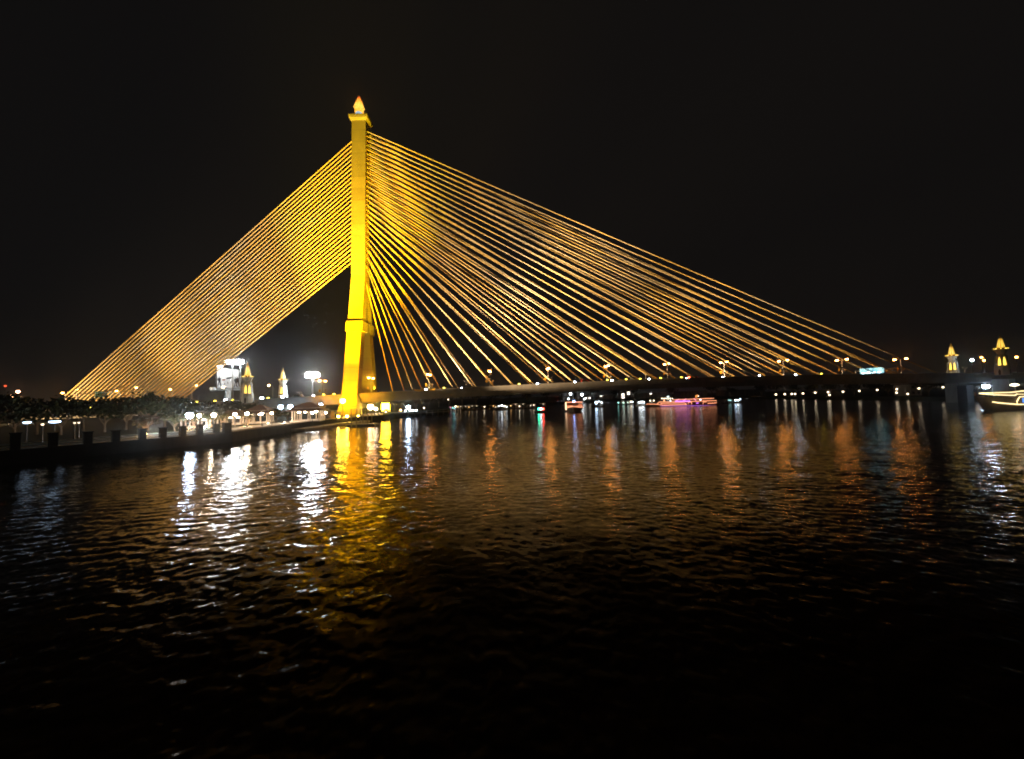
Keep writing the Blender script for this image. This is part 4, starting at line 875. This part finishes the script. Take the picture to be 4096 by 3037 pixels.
# ------------------------------------------------------------------ far side of the river
pole_lamp(1794, 1598, 300, GZ, CREAM, 16, .55, 'small cream lamp high on the dark bank above the jetty piles')
G3 = 'lamp posts along the right bank'
for k, (px, py) in enumerate([(3104, 1578), (3139, 1577), (3167, 1576), (3180, 1576), (3212, 1574), (3261, 1571), (3312, 1569), (3318, 1580), (3372, 1567), (3437, 1564), (3509, 1560), (3587, 1557), (3586, 1571), (3631, 1576), (3676, 1554), (3772, 1549)]):
    x = 268 if py < 1575 or px < 3200 else 274
    Y = x / ((px - 2048) / F + .012)
    pole_lamp(px, py, Y, GZ, (1, .78, .52), 7, .5 * Y / 260, 'lamp post on the right bank, %s from the left of its row' % ORD[k], group=G3)
for px, py, Y, c, s, r_, lab in ((2282, 1576, 480, WHITE, 40, 1.3, 'white lamp under the bridge above the ferry boat, upper left of four'), (2328, 1579, 480, WHITE, 40, 1.5, 'white lamp under the bridge above the ferry boat, upper right of four'), (2274, 1596, 460, WHITE, 20, 1.0, 'white lamp just above the left end of the ferry roof'), (2337, 1596.5, 460, WHITE, 14, 1.0, 'white lamp just above the right end of the ferry roof')):
    pole_lamp(px, py, Y, GZ, c, s * .5, r_, lab, group='lamps on the far shore above the ferry', pole=.15)
def building(px0, px1, ty, Y, d, floors, lit, label, m=FARB, seed=0):
    rnd = random.Random(seed); a, b = at(px0, ty, Y), at(px1, ty, Y); h = (a.z + b.z) / 2 - GZ; w = b.x - a.x
    o = empty('building', ((a.x + b.x) / 2, Y + d / 2, GZ), label, 'building', 'dark buildings on the far shore'); MB().box((0, 0, h / 2), (w, d, h)).build('wall', m, o); MB().box((0, 0, h + .25), (w + .6, d + .6, .5)).build('roof', ROOF, o)
    n = max(2, int(w / 5)); fh = h / floors
    for i in range(floors):
        for j in range(n):
            q = rnd.random(); MB().box((-w / 2 + w * (j + .5) / n, -d / 2 - .03, fh * (i + .52)), (w / n * .45, .06, fh * .45)).build('window', glow((1, .9, .75) if q < lit * .7 else (.7, .9, 1), 5.0) if q < lit else GLASSD, o)
    return o
building(2250, 2290, 1574, 500, 20, 3, .12, 'dark building behind the ferry boat, left one', seed=1); building(2305, 2365, 1570, 505, 20, 3, .15, 'dark building behind the ferry boat, right one', seed=2)
building(2395, 2450, 1582, 490, 18, 3, .06, 'low dark building right of the ferry boat', seed=3); building(2480, 2525, 1560, 500, 18, 5, .4, 'dark block with scattered lit windows left of the cruise boat', seed=8)
building(2560, 2680, 1572, 495, 20, 3, .03, 'wide dark building behind the bow of the cruise boat', seed=5); building(2720, 2830, 1566, 492, 20, 4, .02, 'wide dark building behind the stern of the cruise boat', seed=6)
building(2900, 3060, 1560, 480, 22, 4, .015, 'dark building between the cruise boat and the right-bank lamps', seed=7)
building(3640, 3684, 1538, 275, 12, 2, 0, 'plain hut behind the right-bank lamps, below the right end of the bridge', m=mat('dim_plaster', (.3, .28, .25), .9, .5, .2), seed=9)
a = at(3862, 1575, 228); o = empty('boat_house', (a.x + 6, 233, GZ), 'small low house glowing orange at the right bank beside the blue-white floodlight', 'house')
MB().box((0, 0, 1.1), (8.5, 4, 2.2)).build('wall', mat('orange_plaster', (.5, .22, .08), .8, .6, .3), o); MB().loft([[(-4.8, s * 2.4, 2.2), (4.8, s * 2.4, 2.2), (3.4, s * .4, 3.8), (-3.4, s * .4, 3.8)] for s in (-1, 1)]).build('roof', ROOF, o); MB().box((-1, -2.03, 1.3), (2.6, .06, 1.1)).build('window', glow(WARM, .5), o)
for k, (px, Y, kd, sc) in enumerate(((1580, 232, 0, 1.15), (1620, 245, 2, 1.1), (1665, 250, 1, 1.2), (1712, 262, 0, 1.1), (1755, 280, 2, 1.0), (1800, 300, 0, 1.3), (1850, 340, 2, 1.6), (1905, 360, 0, 1.5))):
    tree(px, Y, kd, sc, 'dark tree on the bank right of the pylon, %s from the pylon' % ORD[k], 'dark trees right of the pylon')
for k, (px, Y, kd, sc) in enumerate(((1970, 400, 0, 1.5), (2040, 420, 2, 1.6), (2110, 440, 1, 1.6), (2190, 470, 0, 1.8), (2380, 500, 2, 1.8), (2460, 505, 0, 1.5), (2540, 505, 1, 2.0), (2690, 500, 0, 1.7), (2850, 490, 2, 2.0), (2930, 478, 1, 1.6), (3050, 440, 0, 1.8), (3110, 410, 2, 1.6), (3180, 385, 0, 1.5), (3250, 362, 1, 1.6), (3330, 345, 2, 1.4), (3420, 320, 0, 1.5), (3500, 300, 2, 1.3), (3560, 292, 1, 1.4), (3720, 262, 0, 1.4), (3800, 250, 2, 1.2), (3880, 242, 0, 1.1), (4040, 235, 2, 1.2))):
    tree(px, Y, kd, sc, 'dark tree on the far shore behind the river boats, %s from the left' % ORD[k], 'dark trees on the far shore')
# lights at the right end of the bridge
big_flood(3943, 1543, 196, 3.4, 2.4, BLUE, 160, 'bright blue-white floodlight under the right end of the bridge')
pole_lamp(3908, 1525, 215, GZ, CREAM, 14, .55, 'small cream lamp left above the blue-white floodlight at the right end'); pole_lamp(3978, 1552.5, 190, GZ, CREAM, 14, .45, 'small cream lamp right below the blue-white floodlight at the right end')
for px, py, Y, c, s, r_, lab in ((3888, 1441, 192, (.7, .92, 1), 50, .6, 'blue-white lamp on the bridge between the two right-hand spired towers'), (3926, 1430, 200, SODIUM, 45, .45, 'orange lamp on the bridge between the right-hand towers, the higher of two'), (3936, 1442, 190, SODIUM, 45, .45, 'orange lamp on the bridge between the right-hand towers, the lower of two'), (4066, 1429, 188, SODIUM, 45, .5, 'orange lamp on the bridge right of the rightmost spired tower')):
    pole_lamp(px, py, Y, deck_z(260), c, s, r_, lab, group='lamps at the right end of the bridge')
# ------------------------------------------------------------------ floodlighting of the pylon and the cables (fixtures with lamps in them)
def projector(loc, target, power, color, cone, label, size=.5, group=None, blend=.7):
    o = empty('floodlight', loc, label, 'floodlight', group); d = (Vector(target) - Vector(loc)).normalized(); q = d.to_track_quat('Z', 'Y').to_matrix()
    v = lambda r, z: [Vector((0, 0, .55)) + q @ Vector((r * math.cos(k * PI / 6), r * math.sin(k * PI / 6), z)) for k in range(12)]
    MB().loft([v(.22, -.35), v(.4, -.1), v(.45, .2)]).build('housing', DARK, o); MB().loft([v(.4, .205), v(.38, .215)]).build('lens', glow(color, 4), o); MB().box((0, 0, .1), (.7, .25, .2)).build('bracket', STEEL, o)
    l = Vector(loc) + Vector((0, 0, .55)) + d * .45
    return light('SPOT', 'floodlight_bulb', o, l, power, color, target, cone, blend, size)
PY = (1, .7, .012)
def proj_group(lst, what, color, grp, blend=.8):
    for k, (loc, tgt, pw, cone) in enumerate(lst):
        projector(loc, tgt, pw * 1000, color, cone, '%s, %s from the left' % (what, ORD[k]), group=grp, blend=blend)
gz = GZ + .1
proj_group([((-76.2, 141, gz), (-75, 182, 98), 1350, 52)], 'tall-beam yellow projector on the promenade aimed at the upper mast', (1, .86, .01), 'projectors aimed at the pylon')
proj_group([((-74.2, 143, gz), (-75, 182, 62), 2100, 46), ((-75.2, 145, gz), (-76, 172, 22), 260, 84)], 'yellow projector on the promenade aimed at the near pylon leg', (1, .42, .003), 'projectors aimed at the pylon')
proj_group([((-50, 180, deck_z(-50) + .02), (-72, 184.8, 104), 260, 52), ((-66, 183, deck_z(-66) + .02), (-76, 193.4, 30), 9, 90)], 'added yellow projector on the deck aimed at the pylon', PY, 'added projectors on the deck beside the pylon')  # added lamps, brighten the mast's right face and the far leg
CY = (1, .7, .4)
lst = [((-60, 156, gz), (10, 182, 98), 950, 62), ((-58.5, 160, gz), (136, 183, 53), 4300, 20), ((-58, 163, gz), (66, 182, 84), 2100, 38)]
proj_group(lst, 'added golden projector on the promenade corner aimed along the main stays', CY, 'added projectors aimed at the main stays', 1.0)  # added lamps, placed off the deck to light the main stays evenly
proj_group([((-64, 180, deck_z(-64) + .02), (30, 184, 42), 170, 50), ((-20, 180, deck_z(-20) + .02), (120, 184, 45), 420, 30), ((70, 180, deck_z(70) + .02), (190, 184, 29), 520, 32)], 'golden projector on the bridge deck aimed along the lower main stays', CY, 'projectors on the deck aimed at the stays')
lst = [((-238, 142, gz), (-190, YC, 32), 520, 84), ((-185, 138, gz), (-140, YC, 66), 440, 74), ((-140, 142, gz), (-112, YC, 88), 460, 66), ((-104, 146, gz), (-95, YC, 112), 470, 56)]
proj_group(lst, 'golden projector on the left bank aimed up at the back stays', (1, .66, .32), 'projectors on the left bank aimed at the stays')

# ------------------------------------------------------------------ night sky and air
w = bpy.data.worlds.new('World'); scene.world = w; w.use_nodes = True
N, L = w.node_tree.nodes, w.node_tree.links; bg = N['Background']
tc = N.new('ShaderNodeTexCoord')
def lobe(px, py, col, power):
    d = ray(px, py).normalized()
    dt = N.new('ShaderNodeVectorMath'); dt.operation = 'DOT_PRODUCT'; L.new(tc.outputs['Generated'], dt.inputs[0]); dt.inputs[1].default_value = d
    mx = N.new('ShaderNodeMath'); mx.operation = 'MAXIMUM'; mx.inputs[1].default_value = 0; L.new(dt.outputs['Value'], mx.inputs[0])
    pw = N.new('ShaderNodeMath'); pw.operation = 'POWER'; pw.inputs[1].default_value = power; L.new(mx.outputs[0], pw.inputs[0])
    sc = N.new('ShaderNodeVectorMath'); sc.operation = 'SCALE'; sc.inputs[0].default_value = col; L.new(pw.outputs[0], sc.inputs['Scale']); return sc.outputs[0]
acc = None
for q in ((1440, 950, (.008, .0055, .0015), 9), (1300, 1350, (.016, .0165, .009), 40), (930, 1480, (.012, .019, .021), 260), (1250, 1505, (.012, .019, .016), 400), (0, 1480, (.006, .008, .016), 60), (2300, 1300, (.005, .005, .0025), 8)):
    o = lobe(*q)
    if acc is None: acc = o
    else:
        a = N.new('ShaderNodeVectorMath'); L.new(acc, a.inputs[0]); L.new(o, a.inputs[1]); acc = a.outputs[0]
a = N.new('ShaderNodeVectorMath'); a.inputs[1].default_value = (.0035, .0031, .0031); L.new(acc, a.inputs[0])
L.new(a.outputs[0], bg.inputs['Color']); bg.inputs['Strength'].default_value = 1.0

def scatter(dens, g, col):
    s = N.new('ShaderNodeVolumeScatter'); s.inputs['Density'].default_value = dens; s.inputs['Anisotropy'].default_value = g; s.inputs['Color'].default_value = col; return s
def addsh(a, b):
    s = N.new('ShaderNodeAddShader'); L.new(a.outputs[0], s.inputs[0]); L.new(b.outputs[0], s.inputs[1]); return s
em = N.new('ShaderNodeEmission'); em.inputs['Color'].default_value = (1, .9, .88, 1); em.inputs['Strength'].default_value = .0003 * .0017
vol = addsh(addsh(scatter(.0002, .96, (1, 1, 1, 1)), scatter(.00003, 0.0, (1, .95, .8, 1))), em)
L.new(vol.outputs[0], N['World Output'].inputs['Volume'])
scene.view_settings.view_transform = 'Standard'; scene.view_settings.look = 'None'; scene.view_settings.exposure = 0
c = scene.cycles
c.filter_width = 1.9; c.use_denoising = True; c.use_adaptive_sampling = False; c.max_bounces = 5; c.diffuse_bounces = 2; c.glossy_bounces = 3; c.transmission_bounces = 2; c.volume_bounces = 0
c.sample_clamp_indirect = 10; c.caustics_reflective = False; c.caustics_refractive = False; c.use_light_tree = True
